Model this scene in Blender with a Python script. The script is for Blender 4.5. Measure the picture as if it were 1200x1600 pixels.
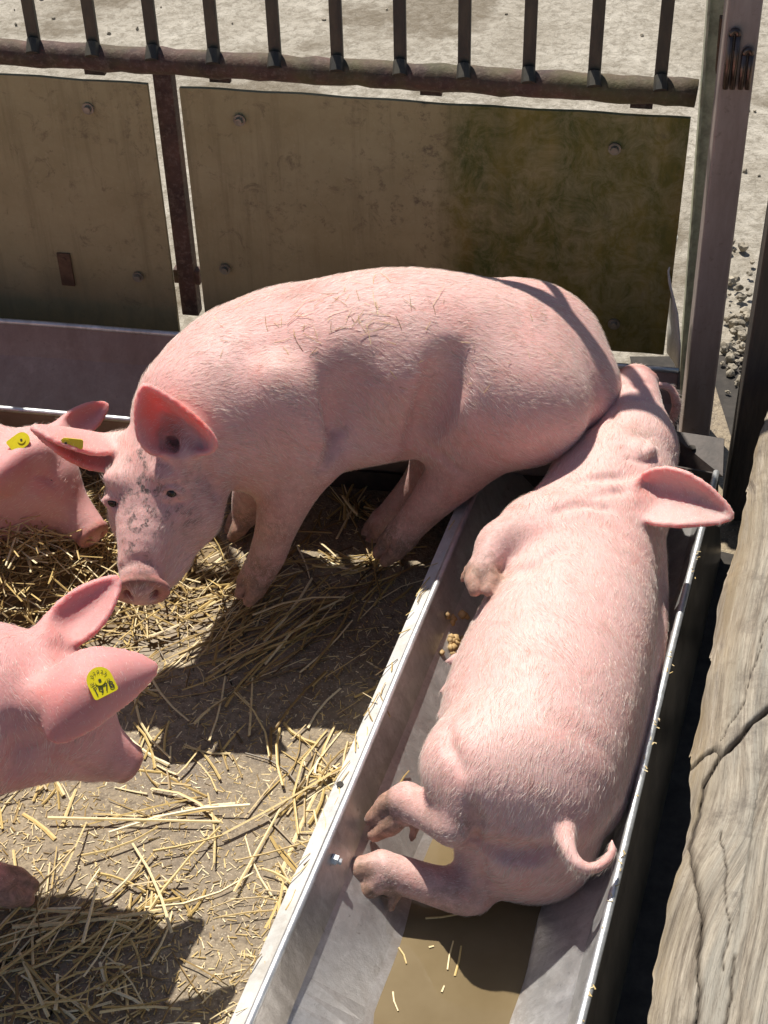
import bpy, bmesh, math, random
import numpy as np
from mathutils import Vector, Matrix

random.seed(7)
RNG = np.random.default_rng(7)
for o in list(bpy.data.objects):
    bpy.data.objects.remove(o)
SC = bpy.context.scene
COL = SC.collection

# ------------------------------------------------------------------ camera
CAM_H, FPX = 2.1, 2400.0                      # eye height (m), focal length in photo pixels (1200 x 1600)
PITCH, ROLL = math.radians(40.1), math.atan2(80, 2850)
_F = np.array([0, math.cos(PITCH), -math.sin(PITCH)])
_R0 = np.array([1.0, 0, 0]); _D0 = -np.cross(_R0, _F)
_R = math.cos(ROLL) * _R0 + math.sin(ROLL) * _D0
_D = -math.sin(ROLL) * _R0 + math.cos(ROLL) * _D0
_C = np.array([0, 0, CAM_H])
cam_data = bpy.data.cameras.new('camera')
cam = bpy.data.objects.new('camera', cam_data); COL.objects.link(cam)
cam.matrix_world = Matrix(((_R[0], -_D[0], -_F[0], 0), (_R[1], -_D[1], -_F[1], 0), (_R[2], -_D[2], -_F[2], CAM_H), (0, 0, 0, 1)))
cam_data.sensor_fit = 'VERTICAL'; cam_data.sensor_height = 36.0
cam_data.lens = FPX / 1600 * 36.0
cam_data.clip_start = 0.05; cam_data.clip_end = 500
SC.camera = cam

# ------------------------------------------------------------------ sky, sun, exposure
SUN_EL, SUN_AZ = math.radians(60), math.radians(-20)      # azimuth from +Y, negative = to the left
world = bpy.data.worlds.new('World'); SC.world = world; world.use_nodes = True
wn = world.node_tree.nodes; wl = world.node_tree.links
sky = wn.new('ShaderNodeTexSky'); sky.sky_type = 'NISHITA'; sky.sun_disc = False
sky.sun_elevation = SUN_EL; sky.sun_rotation = SUN_AZ
wl.new(sky.outputs[0], wn['Background'].inputs[0]); wn['Background'].inputs[1].default_value = 0.062
sun_data = bpy.data.lights.new('sun', 'SUN'); sun_data.energy = 5.0; sun_data.angle = math.radians(0.53)
sun_data.color = (1.0, 0.95, 0.86)
sun = bpy.data.objects.new('sun', sun_data); COL.objects.link(sun)
_s = Vector((math.sin(SUN_AZ) * math.cos(SUN_EL), math.cos(SUN_AZ) * math.cos(SUN_EL), math.sin(SUN_EL)))
sun.rotation_euler = _s.to_track_quat('Z', 'Y').to_euler(); sun.location = (-1, 5, 6)
SC.view_settings.view_transform = 'Standard'; SC.view_settings.look = 'None'
SC.view_settings.exposure = 0.37; SC.view_settings.gamma = 1.0; SC.view_settings.use_curve_mapping = False
SC.render.engine = 'CYCLES'
SC.cycles.use_denoising = True
SC.cycles.max_bounces = 8; SC.cycles.sample_clamp_indirect = 6.0

# ------------------------------------------------------------------ helpers: points of the place
def W(px, py, z=None, Y=None):
    """Point of the place seen at photo pixel (px, py) at height z or at distance Y."""
    v = (px - 600) / FPX * _R + (py - 800) / FPX * _D + _F
    t = (z - CAM_H) / v[2] if z is not None else Y / v[1]
    return _C + t * v
def PXM(p):
    """metres per photo pixel at point p"""
    return float((np.asarray(p) - _C) @ _F) / FPX
def nrm(v):
    v = np.asarray(v, float); return v / (np.linalg.norm(v) + 1e-12)

# ------------------------------------------------------------------ helpers: objects
def tag(o, label=None, cat=None, group=None, kind=None):
    if label: o['label'] = label
    if cat: o['category'] = cat
    if group: o['group'] = group
    if kind: o['kind'] = kind
    return o
def link(o, parent=None):
    COL.objects.link(o)
    if parent is not None: o.parent = parent
    return o
def empty(name, label, cat, group=None):
    return tag(link(bpy.data.objects.new(name, None)), label, cat, group)
def obj(name, me, mat=None, parent=None):
    if mat is not None:
        me.materials.clear(); me.materials.append(mat)
    return link(bpy.data.objects.new(name, me), parent)
def np_mesh(name, V, quads=None, tris=None, smooth=True):
    me = bpy.data.meshes.new(name)
    V = np.asarray(V, np.float32)
    parts, starts, tot = [], [], 0
    for F, n in ((quads, 4), (tris, 3)):
        if F is not None and len(F):
            F = np.asarray(F, np.int32).reshape(-1, n)
            parts.append(F.ravel()); starts.append(tot + np.arange(len(F)) * n); tot += F.size
    L = np.concatenate(parts); S = np.concatenate(starts)
    me.vertices.add(len(V)); me.vertices.foreach_set('co', V.ravel())
    me.loops.add(len(L)); me.loops.foreach_set('vertex_index', L.astype(np.int32))
    me.polygons.add(len(S)); me.polygons.foreach_set('loop_start', S.astype(np.int32))
    me.update(calc_edges=True)
    me.polygons.foreach_set('use_smooth', np.full(len(S), smooth, bool))
    me.validate()
    return me
def point_attr(me, name, data):
    data = np.asarray(data, np.float32)
    if data.ndim == 1:
        a = me.attributes.new(name, 'FLOAT', 'POINT'); a.data.foreach_set('value', data)
    else:
        a = me.attributes.new(name, 'FLOAT_COLOR', 'POINT')
        d4 = np.ones((len(data), 4), np.float32); d4[:, :data.shape[1]] = data
        a.data.foreach_set('color', d4.ravel())
def bm_mesh(name, bm, smooth=False):
    me = bpy.data.meshes.new(name); bmesh.ops.recalc_face_normals(bm, faces=bm.faces)
    bm.to_mesh(me); bm.free()
    if smooth:
        me.polygons.foreach_set('use_smooth', np.ones(len(me.polygons), bool))
    return me
def frame_of(d, up=(0, 0, 1)):
    d = nrm(d); up = np.asarray(up, float)
    if abs(d @ up) > 0.97: up = np.array([0.0, 1, 0])
    s = nrm(np.cross(d, up)); u = np.cross(s, d)
    return d, s, u
def box_bm(bm, c, ax, half, bevel=0.0):
    """box at c with axes ax (3 unit vectors) and half sizes"""
    vs = []
    for i in (-1, 1):
        for j in (-1, 1):
            for k in (-1, 1):
                vs.append(bm.verts.new(np.asarray(c) + i * half[0] * ax[0] + j * half[1] * ax[1] + k * half[2] * ax[2]))
    fs = []
    for f in ((0, 1, 3, 2), (4, 6, 7, 5), (0, 4, 5, 1), (2, 3, 7, 6), (0, 2, 6, 4), (1, 5, 7, 3)):
        fs.append(bm.faces.new([vs[i] for i in f]))
    if bevel:
        es = {e for f in fs for e in f.edges}
        bmesh.ops.bevel(bm, geom=list(es), offset=bevel, segments=2, affect='EDGES', profile=0.6)
def tube_bm(bm, pts, radii, n=12, cap=True):
    pts = [np.asarray(p, float) for p in pts]
    if np.isscalar(radii): radii = [radii] * len(pts)
    rings = []; u_prev = None
    for i, p in enumerate(pts):
        t = nrm(pts[min(i + 1, len(pts) - 1)] - pts[max(i - 1, 0)])
        if u_prev is None:
            d, s, u = frame_of(t)
        else:
            u = nrm(u_prev - t * (u_prev @ t)); s = np.cross(t, u)
        u_prev = u
        rings.append([bm.verts.new(p + radii[i] * (math.cos(a) * s + math.sin(a) * u)) for a in np.linspace(0, 2 * math.pi, n, endpoint=False)])
    for a, b in zip(rings[:-1], rings[1:]):
        for k in range(n):
            bm.faces.new((a[k], a[(k + 1) % n], b[(k + 1) % n], b[k]))
    if cap:
        bm.faces.new(rings[0][::-1]); bm.faces.new(rings[-1])
def box(name, c, ax, half, mat, parent=None, bevel=0.0):
    bm = bmesh.new(); box_bm(bm, c, ax, half, bevel); return obj(name, bm_mesh(name, bm), mat, parent)
def tube(name, pts, radii, mat, parent=None, n=12):
    bm = bmesh.new(); tube_bm(bm, pts, radii, n); return obj(name, bm_mesh(name, bm, True), mat, parent)

# ------------------------------------------------------------------ helpers: materials
class Mat:
    def __init__(s, name):
        s.m = bpy.data.materials.new(name); s.m.use_nodes = True
        s.n = s.m.node_tree.nodes; s.l = s.m.node_tree.links
        s.b = s.n['Principled BSDF']; s.out = s.n['Material Output']
        s.co = s.n.new('ShaderNodeTexCoord')
    def put(s, sock, v):
        if hasattr(v, 'is_output'): s.l.new(v, sock)
        elif v is not None: sock.default_value = v
    def set(s, **kw):
        for k, v in kw.items(): s.put(s.b.inputs[k.replace('_', ' ')], v)
        return s
    def noise(s, scale, detail=4, rough=0.6, vec=None, stretch=None, dist=0.0):
        n = s.n.new('ShaderNodeTexNoise'); n.inputs['Scale'].default_value = scale
        n.inputs['Detail'].default_value = detail; n.inputs['Roughness'].default_value = rough
        n.inputs['Distortion'].default_value = dist
        v = vec or s.co.outputs['Object']
        if stretch:
            mp = s.n.new('ShaderNodeMapping'); mp.inputs['Scale'].default_value = stretch
            s.l.new(v, mp.inputs[0]); v = mp.outputs[0]
        s.l.new(v, n.inputs['Vector']); return n.outputs['Fac']
    def voro(s, scale, feature='F1', vec=None, out='Distance', stretch=None):
        n = s.n.new('ShaderNodeTexVoronoi'); n.feature = feature; n.inputs['Scale'].default_value = scale
        v = vec or s.co.outputs['Object']
        if stretch:
            mp = s.n.new('ShaderNodeMapping'); mp.inputs['Scale'].default_value = stretch
            s.l.new(v, mp.inputs[0]); v = mp.outputs[0]
        s.l.new(v, n.inputs['Vector']); return n.outputs[out]
    def ramp(s, fac, stops):
        r = s.n.new('ShaderNodeValToRGB'); e = r.color_ramp.elements
        while len(e) < len(stops): e.new(0.5)
        for k, (p, c) in enumerate(stops):
            e[k].position = p
            e[k].color = (c, c, c, 1) if not hasattr(c, '__len__') else (*c[:3], 1)
        s.l.new(fac, r.inputs[0]); return r.outputs[0]
    def mix(s, fac, a, b, mode='MIX'):
        n = s.n.new('ShaderNodeMix'); n.data_type = 'RGBA'; n.blend_type = mode
        s.put(n.inputs[0], fac)
        for i, v in ((6, a), (7, b)):
            if hasattr(v, '__len__') and not hasattr(v, 'is_output'): v = (*v[:3], 1)
            s.put(n.inputs[i], v)
        return n.outputs[2]
    def math(s, op, a, b=None, clamp=False):
        n = s.n.new('ShaderNodeMath'); n.operation = op; n.use_clamp = clamp
        s.put(n.inputs[0], a)
        if b is not None: s.put(n.inputs[1], b)
        return n.outputs[0]
    def attr(s, name):
        n = s.n.new('ShaderNodeAttribute'); n.attribute_name = name; return n
    def sep(s, v):
        n = s.n.new('ShaderNodeSeparateXYZ'); s.l.new(v, n.inputs[0]); return n.outputs
    def bump(s, h, strength=0.3, dist=0.002, normal=None):
        n = s.n.new('ShaderNodeBump'); n.inputs['Strength'].default_value = strength; n.inputs['Distance'].default_value = dist
        s.l.new(h, n.inputs['Height'])
        if normal is not None: s.l.new(normal, n.inputs['Normal'])
        s.l.new(n.outputs[0], s.b.inputs['Normal']); return n.outputs[0]

def m_yard():
    m = Mat('pale_yard_concrete')
    n1 = m.noise(3.0, 8, .72, dist=.4); n2 = m.noise(34, 8, .78, dist=.5); n3 = m.noise(1.5, 5, .6); n4 = m.noise(130, 4, .7); v = m.voro(95)
    c = m.mix(m.ramp(n1, [(.36, 0.0), (.66, 1.0)]), (.36, .315, .25), (.56, .51, .43))
    c = m.mix(m.ramp(n2, [(.44, 0.0), (.60, .75)]), c, (.20, .17, .125))
    c = m.mix(m.ramp(n4, [(.55, 0.0), (.70, .55)]), c, (.60, .55, .46))
    c = m.mix(m.ramp(v, [(.06, .5), (.22, 0.0)]), c, (.16, .135, .10))
    c = m.mix(m.math('MULTIPLY', m.ramp(n3, [(.52, 0.0), (.60, 1.0)]), m.ramp(n2, [(.3, .55), (.6, .95)])), c, (.17, .135, .09))
    m.set(Base_Color=c, Roughness=.92); m.bump(m.math('ADD', n2, m.math('MULTIPLY', n4, .5)), .9, .012); return m.m
def m_floor():
    m = Mat('pen_floor_concrete')
    n1 = m.noise(4.0, 6, .65); n2 = m.noise(60, 6, .75); v = m.voro(170)
    sp = m.noise(230, 3, .8)
    c = m.mix(m.ramp(n1, [(.35, 0.0), (.7, 1.0)]), (.185, .135, .085), (.36, .29, .195))
    c = m.mix(m.ramp(n2, [(.45, 0.0), (.65, .8)]), c, (.085, .062, .042))
    c = m.mix(m.ramp(v, [(.10, .6), (.30, 0.0)]), c, (.52, .45, .33))
    c = m.mix(m.ramp(sp, [(.62, 0.0), (.72, .5)]), c, (.52, .42, .24))
    r = m.ramp(n1, [(.3, .42), (.65, .85)])
    m.set(Base_Color=c, Roughness=r)
    h = m.math('ADD', n2, m.math('MULTIPLY', v, .5)); m.bump(h, .7, .004); return m.m
def m_rust(name='rusty_steel', moss=0.4):
    m = Mat(name)
    n1 = m.noise(14, 6, .7); n2 = m.noise(90, 5, .7); n3 = m.noise(6, 4, .6, stretch=(1, 1, 1))
    c = m.mix(m.ramp(n1, [(.35, 0.0), (.68, 1.0)]), (.045, .026, .022), (.12, .062, .046))
    c = m.mix(m.ramp(n2, [(.5, 0.0), (.7, .6)]), c, (.20, .15, .12))
    c = m.mix(m.ramp(n3, [(.5 - .1 * moss, 0.0), (.72 - .1 * moss, .9 * moss)]), c, (.10, .105, .035))
    m.set(Base_Color=c, Roughness=.78, Metallic=.1); m.bump(n2, .6, .004); return m.m
def m_bar():
    m = Mat('dark_painted_bar')
    n1 = m.noise(20, 5, .7, stretch=(1, 1, .3))
    m.set(Base_Color=m.mix(m.ramp(n1, [(.4, 0.0), (.7, 1.0)]), (.045, .042, .036), (.10, .085, .06)), Roughness=.6, Metallic=.3)
    m.bump(n1, .3, .002); return m.m
def m_panel(algae):
    m = Mat('olive_panel_algae' if algae else 'olive_panel')
    n1 = m.noise(5, 6, .7); n2 = m.noise(38, 6, .75); n3 = m.noise(9, 5, .7, stretch=(1, 1, .35)); n4 = m.noise(3.2, 4, .6)
    c = m.mix(m.ramp(n1, [(.35, 0.0), (.7, 1.0)]), (.29, .24, .118), (.375, .32, .172))
    st = m.noise(22, 6, .75, stretch=(1, 1, .06)); n5 = m.noise(160, 4, .7); n6 = m.noise(17, 7, .8, dist=.8)
    c = m.mix(m.ramp(st, [(.50, 0.0), (.68, .45)]), c, (.16, .125, .058))
    c = m.mix(m.ramp(n5, [(.60, 0.0), (.72, .4)]), c, (.42, .37, .25))
    c = m.mix(m.ramp(n6, [(.56, 0.0), (.64, .6)]), c, (.15, .115, .062))
    sm = m.math('MULTIPLY', m.ramp(n2, [(.54, 0.0), (.68, 1.0)]), m.ramp(n4, [(.45, 0.0), (.6, .85)]))
    c = m.mix(sm, c, (.10, .075, .045))
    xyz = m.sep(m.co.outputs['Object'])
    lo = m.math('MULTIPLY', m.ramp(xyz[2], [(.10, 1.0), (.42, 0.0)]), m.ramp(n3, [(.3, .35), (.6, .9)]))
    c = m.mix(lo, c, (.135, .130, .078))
    if algae:
        edge = m.math('ADD', xyz[0], m.math('ADD', m.math('MULTIPLY', m.math('SUBTRACT', n2, .5), .09), m.math('MULTIPLY', m.math('SUBTRACT', n1, .5), .08)))
        k = m.math('MULTIPLY', m.ramp(edge, [(.125, 0.0), (.185, 1.0)]), m.ramp(n6, [(.36, .35), (.58, 1.0)]))
        g = m.mix(m.ramp(n3, [(.36, 0.0), (.64, 1.0)]), (.050, .068, .006), (.20, .155, .028))
        g = m.mix(m.ramp(n2, [(.57, 0.0), (.72, .6)]), g, (.22, .18, .085))
        g = m.mix(m.ramp(m.noise(2.1, 3, .5, stretch=(1.6, 1, .5)), [(.50, 0.0), (.62, .8)]), g, (.22, .095, .012))
        c = m.mix(k, c, g)
    m.set(Base_Color=c, Roughness=.75); m.bump(n2, .35, .002); return m.m
def m_galv(name, dirt=0.4, tint=(.62, .63, .64), rough=.34, brown=(.16, .12, .085), metal=.85, residue=0.0):
    m = Mat(name)
    v = m.voro(46, out='Color'); n1 = m.noise(5, 8, .75, dist=.5); n2 = m.noise(70, 6, .78); n3 = m.noise(14, 7, .75, stretch=(1, 1, .25)); n4 = m.noise(26, 7, .78, dist=.7)
    vs = m.n.new('ShaderNodeRGBToBW'); m.l.new(v, vs.inputs[0])
    c = m.mix(m.math('MULTIPLY', vs.outputs[0], .45), tint, tuple(.66 * t for t in tint))
    c = m.mix(m.ramp(n4, [(.50, 0.0), (.62, .5)]), c, tuple(min(1, t * 1.25) for t in tint))
    c = m.mix(m.ramp(n3, [(.52, 0.0), (.66, .55)]), c, tuple(.55 * t for t in tint))
    d = m.ramp(m.math('ADD', m.math('MULTIPLY', n1, .6), m.math('MULTIPLY', n3, .4)), [(.50 - .18 * dirt, 0.0), (.62, dirt)])
    if residue:
        z = m.sep(m.co.outputs['Object'])[2]
        d = m.math('MAXIMUM', d, m.math('MULTIPLY', m.ramp(m.math('ADD', z, m.math('MULTIPLY', m.math('SUBTRACT', n4, .5), .10)), [(.050, .85), (.090, 0.0)]), residue))
    c = m.mix(d, c, brown)
    c = m.mix(m.ramp(n2, [(.61, 0.0), (.70, .6)]), c, tuple(.45 * b for b in brown))
    m.set(Base_Color=c, Metallic=m.math('SUBTRACT', metal, m.math('MULTIPLY', d, metal * .94)), Roughness=m.math('ADD', rough, m.math('MULTIPLY', n4, .35)))
    m.bump(m.math('ADD', n3, m.math('MULTIPLY', n1, 1.5)), .25, .006); return m.m
def m_post():
    m = Mat('brown_steel_tube')
    n1 = m.noise(8, 6, .7, stretch=(2, 2, .4)); n2 = m.noise(60, 5, .7)
    c = m.mix(m.ramp(n1, [(.35, 0.0), (.7, 1.0)]), (.26, .20, .18), (.40, .325, .30))
    c = m.mix(m.ramp(n2, [(.58, 0.0), (.75, .5)]), c, (.10, .065, .05))
    m.set(Base_Color=c, Roughness=.45, Metallic=.1); m.bump(n2, .2, .001); return m.m
def m_plain(name, col, rough=.7, metal=0.0, var=.35, scale=30):
    m = Mat(name); n = m.noise(scale, 5, .7)
    m.set(Base_Color=m.mix(m.ramp(n, [(.35, 0.0), (.7, 1.0)]), tuple(c * (1 - var) for c in col), tuple(min(1, c * (1 + var)) for c in col)), Roughness=rough, Metallic=metal)
    m.bump(n, .25, .002); return m.m
def m_beam():
    m = Mat('weathered_grey_timber')
    st = m.attr('grain').outputs['Fac']            # position across the warped grain
    comb = m.n.new('ShaderNodeCombineXYZ'); m.l.new(st, comb.inputs[0]); m.l.new(m.attr('along').outputs['Fac'], comb.inputs[1])
    n1 = m.noise(1, 8, .8, vec=comb.outputs[0], stretch=(120, 5.0, 1)); n2 = m.noise(1, 6, .7, vec=comb.outputs[0], stretch=(22, 2.5, 1)); n0 = m.noise(1, 5, .8, vec=comb.outputs[0], stretch=(420, 14, 1))
    n3 = m.noise(11, 7, .75); n4 = m.noise(120, 4, .7)
    c = m.mix(m.ramp(n1, [(.38, 0.0), (.62, 1.0)]), (.15, .118, .085), (.50, .43, .335))
    c = m.mix(m.ramp(n2, [(.42, 0.0), (.60, .65)]), c, (.38, .355, .30))
    c = m.mix(m.ramp(n0, [(.52, 0.0), (.66, .65)]), c, (.12, .095, .07))
    c = m.mix(m.ramp(n3, [(.52, 0.0), (.66, .65)]), c, (.13, .105, .085))
    ed = m.ramp(m.attr('edge').outputs['Fac'], [(0.0, .7), (1.0, 0.0)])
    c = m.mix(m.math('MULTIPLY', ed, m.ramp(n2, [(.40, 0.0), (.55, 1.0)])), c, (.30, .215, .11))
    c = m.mix(m.ramp(n4, [(.62, 0.0), (.75, .5)]), c, (.10, .075, .05))
    c = m.mix(m.attr('crack').outputs['Fac'], c, (.035, .024, .018))
    m.set(Base_Color=c, Roughness=.88); m.bump(m.math('ADD', n1, n0), .8, .004); return m.m
def m_darkwood():  # near-black wood; the post's shade is put into the colour
    m = Mat('shade_dark_timber')
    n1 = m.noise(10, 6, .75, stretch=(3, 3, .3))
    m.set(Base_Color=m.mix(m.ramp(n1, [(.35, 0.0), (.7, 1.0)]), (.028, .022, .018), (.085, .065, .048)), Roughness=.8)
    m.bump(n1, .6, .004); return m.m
def m_water():
    m = Mat('muddy_water'); n = m.noise(7, 4, .6); n2 = m.noise(24, 2, .5)
    m.set(Base_Color=m.mix(m.ramp(n, [(.3, 0.0), (.7, 1.0)]), (.155, .114, .060), (.205, .156, .088)), Roughness=.06, IOR=1.33)
    m.bump(n2, .05, .002); return m.m
def m_straw(name='straw', dark=1.0):
    m = Mat(name); a = m.attr('tint'); n = m.noise(160, 3, .6)
    c = m.ramp(a.outputs['Fac'], [(0.0, (.09 * dark, .055 * dark, .02 * dark)), (.25, (.26 * dark, .165 * dark, .055 * dark)), (.65, (.60 * dark, .43 * dark, .16 * dark)), (1.0, (.80 * dark, .68 * dark, .42 * dark))])
    c = m.mix(m.ramp(n, [(.5, 0.0), (.75, .4)]), c, (.16, .10, .04))
    m.set(Base_Color=c, Roughness=.5); return m.m
def m_skin(name, base=(.68, .42, .385), pink=(.65, .295, .28), mot=.5, eark=1.0):
    m = Mat(name)
    k = m.attr('mask').outputs['Color']; k = m.n.new('ShaderNodeSeparateColor'); m.l.new(m.attr('mask').outputs['Color'], k.inputs[0])
    ear, hoof, dirt = k.outputs[0], k.outputs[1], k.outputs[2]
    speck = m.attr('speck').outputs['Fac']; snout = m.attr('snout').outputs['Fac']; red = m.attr('red').outputs['Fac']
    n1 = m.noise(6, 4, .6); n2 = m.noise(28, 5, .65); n3 = m.noise(140, 4, .7); n4 = m.noise(55, 5, .75, dist=.6); n5 = m.noise(400, 2, .6)
    c = m.mix(m.ramp(n1, [(.36, 0.0), (.68, mot)]), base, pink)
    c = m.mix(m.ramp(n2, [(.50, 0.0), (.72, .35)]), c, tuple(min(1, x * 1.10) for x in base))
    n7 = m.noise(11, 7, .8, dist=1.0); c = m.mix(m.ramp(n7, [(.52, 0.0), (.66, .75)]), c, tuple(x * y for x, y in zip(base, (.93, .68, .64))))
    n8 = m.noise(19, 8, .85, dist=1.5); c = m.mix(m.ramp(n8, [(.61, 0.0), (.70, .55)]), c, (.30, .20, .145))
    c = m.mix(m.ramp(n3, [(.60, 0.0), (.75, .25)]), c, tuple(x * .72 for x in base))
    c = m.mix(m.math('MULTIPLY', ear, m.ramp(n2, [(.3, .35 * eark), (.7, .65 * eark)])), c, (.60, .275, .265))
    c = m.mix(m.math('MULTIPLY', red, m.ramp(n2, [(.35, .45), (.6, .95)])), c, (.74, .19, .15))
    c = m.mix(m.math('MULTIPLY', snout, .85), c, m.mix(m.ramp(n4, [(.4, 0.0), (.65, 1.0)]), (.46, .175, .15), (.27, .13, .10)))
    c = m.mix(m.math('MULTIPLY', hoof, m.ramp(n2, [(.3, .65), (.6, .95)])), c, m.mix(m.ramp(n4, [(.42, 0.0), (.62, 1.0)]), (.46, .265, .185), (.22, .125, .08)))
    c = m.mix(m.math('MULTIPLY', dirt, m.ramp(n4, [(.34, 0.0), (.62, 1.0)])), c, (.17, .115, .075))
    n6 = m.noise(62, 3, .55); n9 = m.noise(190, 3, .7); sp = m.math('MULTIPLY', speck, m.math('MULTIPLY', m.ramp(n6, [(.50, 0.0), (.58, 1.0)]), m.ramp(n9, [(.38, .25), (.56, 1.0)])))
    c = m.mix(m.math('MULTIPLY', sp, .95), c, (.05, .046, .042))
    sr = m.n.new('ShaderNodeCombineXYZ'); 
    m.put(sr.inputs[0], m.math('ADD', .010, m.math('MULTIPLY', ear, .010)))
    m.put(sr.inputs[1], m.math('ADD', .0040, m.math('MULTIPLY', ear, .001)))
    m.put(sr.inputs[2], m.math('ADD', .0028, m.math('MULTIPLY', ear, .001)))
    m.set(Base_Color=c, Roughness=m.math('ADD', .46, m.math('MULTIPLY', n2, .2)), Subsurface_Weight=m.math('ADD', .35, m.math('MULTIPLY', ear, .6), True), Subsurface_Radius=sr.outputs[0])
    m.b.inputs['Subsurface Scale'].default_value = 1.0
    m.b.inputs['Specular IOR Level'].default_value = .35; m.b.inputs['Sheen Weight'].default_value = .12; m.b.inputs['Sheen Roughness'].default_value = .4
    h = m.math('ADD', m.math('ADD', n3, m.math('MULTIPLY', n5, .4)), m.math('MULTIPLY', n2, .8)); m.bump(h, .35, .0022); return m.m
def m_hair():
    m = Mat('pale_bristle'); a = m.attr('tint')
    c = m.ramp(a.outputs['Fac'], [(0.0, (.50, .38, .28)), (.4, (.82, .72, .63)), (1.0, (.95, .90, .85))])
    m.set(Base_Color=c, Roughness=.38); m.b.inputs['Transmission Weight'].default_value = 0.0
    tr = m.n.new('ShaderNodeBsdfTranslucent'); m.l.new(c, tr.inputs[0]); mx = m.n.new('ShaderNodeMixShader'); mx.inputs[0].default_value = .4
    m.l.new(m.b.outputs[0], mx.inputs[1]); m.l.new(tr.outputs[0], mx.inputs[2]); m.l.new(mx.outputs[0], m.out.inputs[0]); return m.m
def solid(bm, t):
    bm.normal_update(); bmesh.ops.solidify(bm, geom=bm.faces[:], thickness=t)
M = {}
M['yard'] = m_yard(); M['floor'] = m_floor(); M['rust'] = m_rust('rusty_rail_moss', .75); M['rust2'] = m_rust('rusty_upright', 0.0)
M['bar'] = m_bar(); M['panel'] = m_panel(False); M['panel_algae'] = m_panel(True)
M['galv'] = m_galv('galvanised_steel', .45, (.66, .65, .64), .26, (.22, .165, .125), .85, .8); M['galv_rim'] = m_galv('galvanised_rim', .25, (.66, .67, .68), .30)
M['galv_white'] = m_galv('weathered_zinc_flange', .5, (.62, .61, .59), .55, (.36, .31, .24), .25)
M['galv_dirty'] = m_galv('stained_trough_steel', .9, (.34, .27, .245), .62, (.21, .145, .125), .0)
M['post'] = m_post(); M['greenpost'] = m_plain('green_grey_steel', (.36, .37, .27), .6, .0); M['bolt'] = m_plain('bolt_zinc', (.22, .21, .17), .5, .6)
M['latch'] = m_plain('dark_latch_steel', (.14, .10, .085), .28, .8); M['beam'] = m_beam(); M['darkwood'] = m_darkwood(); M['water'] = m_water()
M['straw'] = m_straw(); M['bracket'] = m_plain('rust_bracket', (.12, .07, .04), .8, .2); M['black'] = m_plain('near_black_matte', (.045, .038, .032), .9)
M['rubble'] = m_plain('rubble_stone', (.30, .26, .20), .9, 0, .5, 25)
M['skirt'] = m_plain('shade_darkened_steel', (.085, .068, .048), .38, .35, .5, 14)  # shade on the outer skirt is put into this dark brown
M['plate'] = m_plain('shade_dark_plate', (.055, .042, .036), .5, .2)  # the corner plate's shade is mixed into this near-black brown

# ---------------------------------------------------------------- ground
def sheet(name, x0, x1, y0, y1, z, nx, ny, mat, amp=0.0, fade=None):
    xs = np.linspace(x0, x1, nx); ys = np.linspace(y0, y1, ny)
    X, Y = np.meshgrid(xs, ys, indexing='ij')
    Z = np.full_like(X, z)
    if amp:
        for k in range(7):
            a = RNG.uniform(0, 6.28, 3); fr = 3 * 1.6 ** k
            Z += amp / 1.5 ** k * np.sin(fr * (X * math.cos(a[0]) + Y * math.sin(a[0])) + a[1]) * np.cos(fr * .8 * (Y * math.cos(a[2]) - X * math.sin(a[2])))
    V = np.stack([X.ravel(), Y.ravel(), Z.ravel()], 1)
    i = np.arange(nx * ny).reshape(nx, ny)
    Q = np.stack([i[:-1, :-1], i[1:, :-1], i[1:, 1:], i[:-1, 1:]], -1).reshape(-1, 4)
    o = obj(name, np_mesh(name, V, Q), mat); return tag(o, kind='structure')
sheet('ground', -80, 80, -80, 120, -0.012, 60, 60, M['yard'])
sheet('pen_floor', -3.2, 0.78, -1.4, 2.98, 0.0, 160, 180, M['floor'], .0012)
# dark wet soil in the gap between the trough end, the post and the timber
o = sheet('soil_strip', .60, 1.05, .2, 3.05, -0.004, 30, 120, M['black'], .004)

# loose stones of the broken yard edge behind the post
def stone_mesh(r, seed):
    rr = np.random.default_rng(seed); bm = bmesh.new(); bmesh.ops.create_icosphere(bm, subdivisions=2, radius=r)
    sc = rr.uniform(.6, 1.2, 3); off = rr.uniform(0, 6, 3)
    for v in bm.verts:
        p = np.array(v.co); n = p / r
        v.co = Vector(p * sc * (1 + .18 * math.sin(5 * n[0] + off[0]) * math.cos(4 * n[1] + off[1]) + .12 * math.sin(9 * n[2] + off[2])))
    return bm_mesh('stone', bm)
bmr = bmesh.new()
for k in range(120):
    px, py = random.gauss(1158, 20), random.gauss(520, 60)
    if py > 630 or px < 1128: continue
    p = W(px, py, z=0.0); me = stone_mesh(random.choice((.004, .006, .009, .013)), k)
    me.transform(Matrix.Translation(Vector(p) + Vector((0, 0, .004))) @ Matrix.Rotation(random.random() * 6, 4, 'Z')); bmr.from_mesh(me); bpy.data.meshes.remove(me)
tag(obj('rubble', bm_mesh('rubble', bmr), M['rubble']), 'broken pale rubble at the yard edge right of the steel post', 'rubble', kind='stuff')
bmr = bmesh.new()
for k in range(70):
    p = W(random.uniform(-30, 1230), random.uniform(-60, 60), z=-.012) if random.random() < .8 else W(random.uniform(1120, 1190), random.uniform(100, 420), z=-.012)
    me = stone_mesh(random.choice((.004, .005, .006, .008)), 900 + k)
    me.transform(Matrix.Translation(Vector(p) + Vector((0, 0, .003)))); bmr.from_mesh(me); bpy.data.meshes.remove(me)
tag(obj('pebbles', bm_mesh('pebbles', bmr), M['rubble']), 'small loose pebbles scattered on the pale concrete yard', 'pebbles', kind='stuff')

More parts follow.
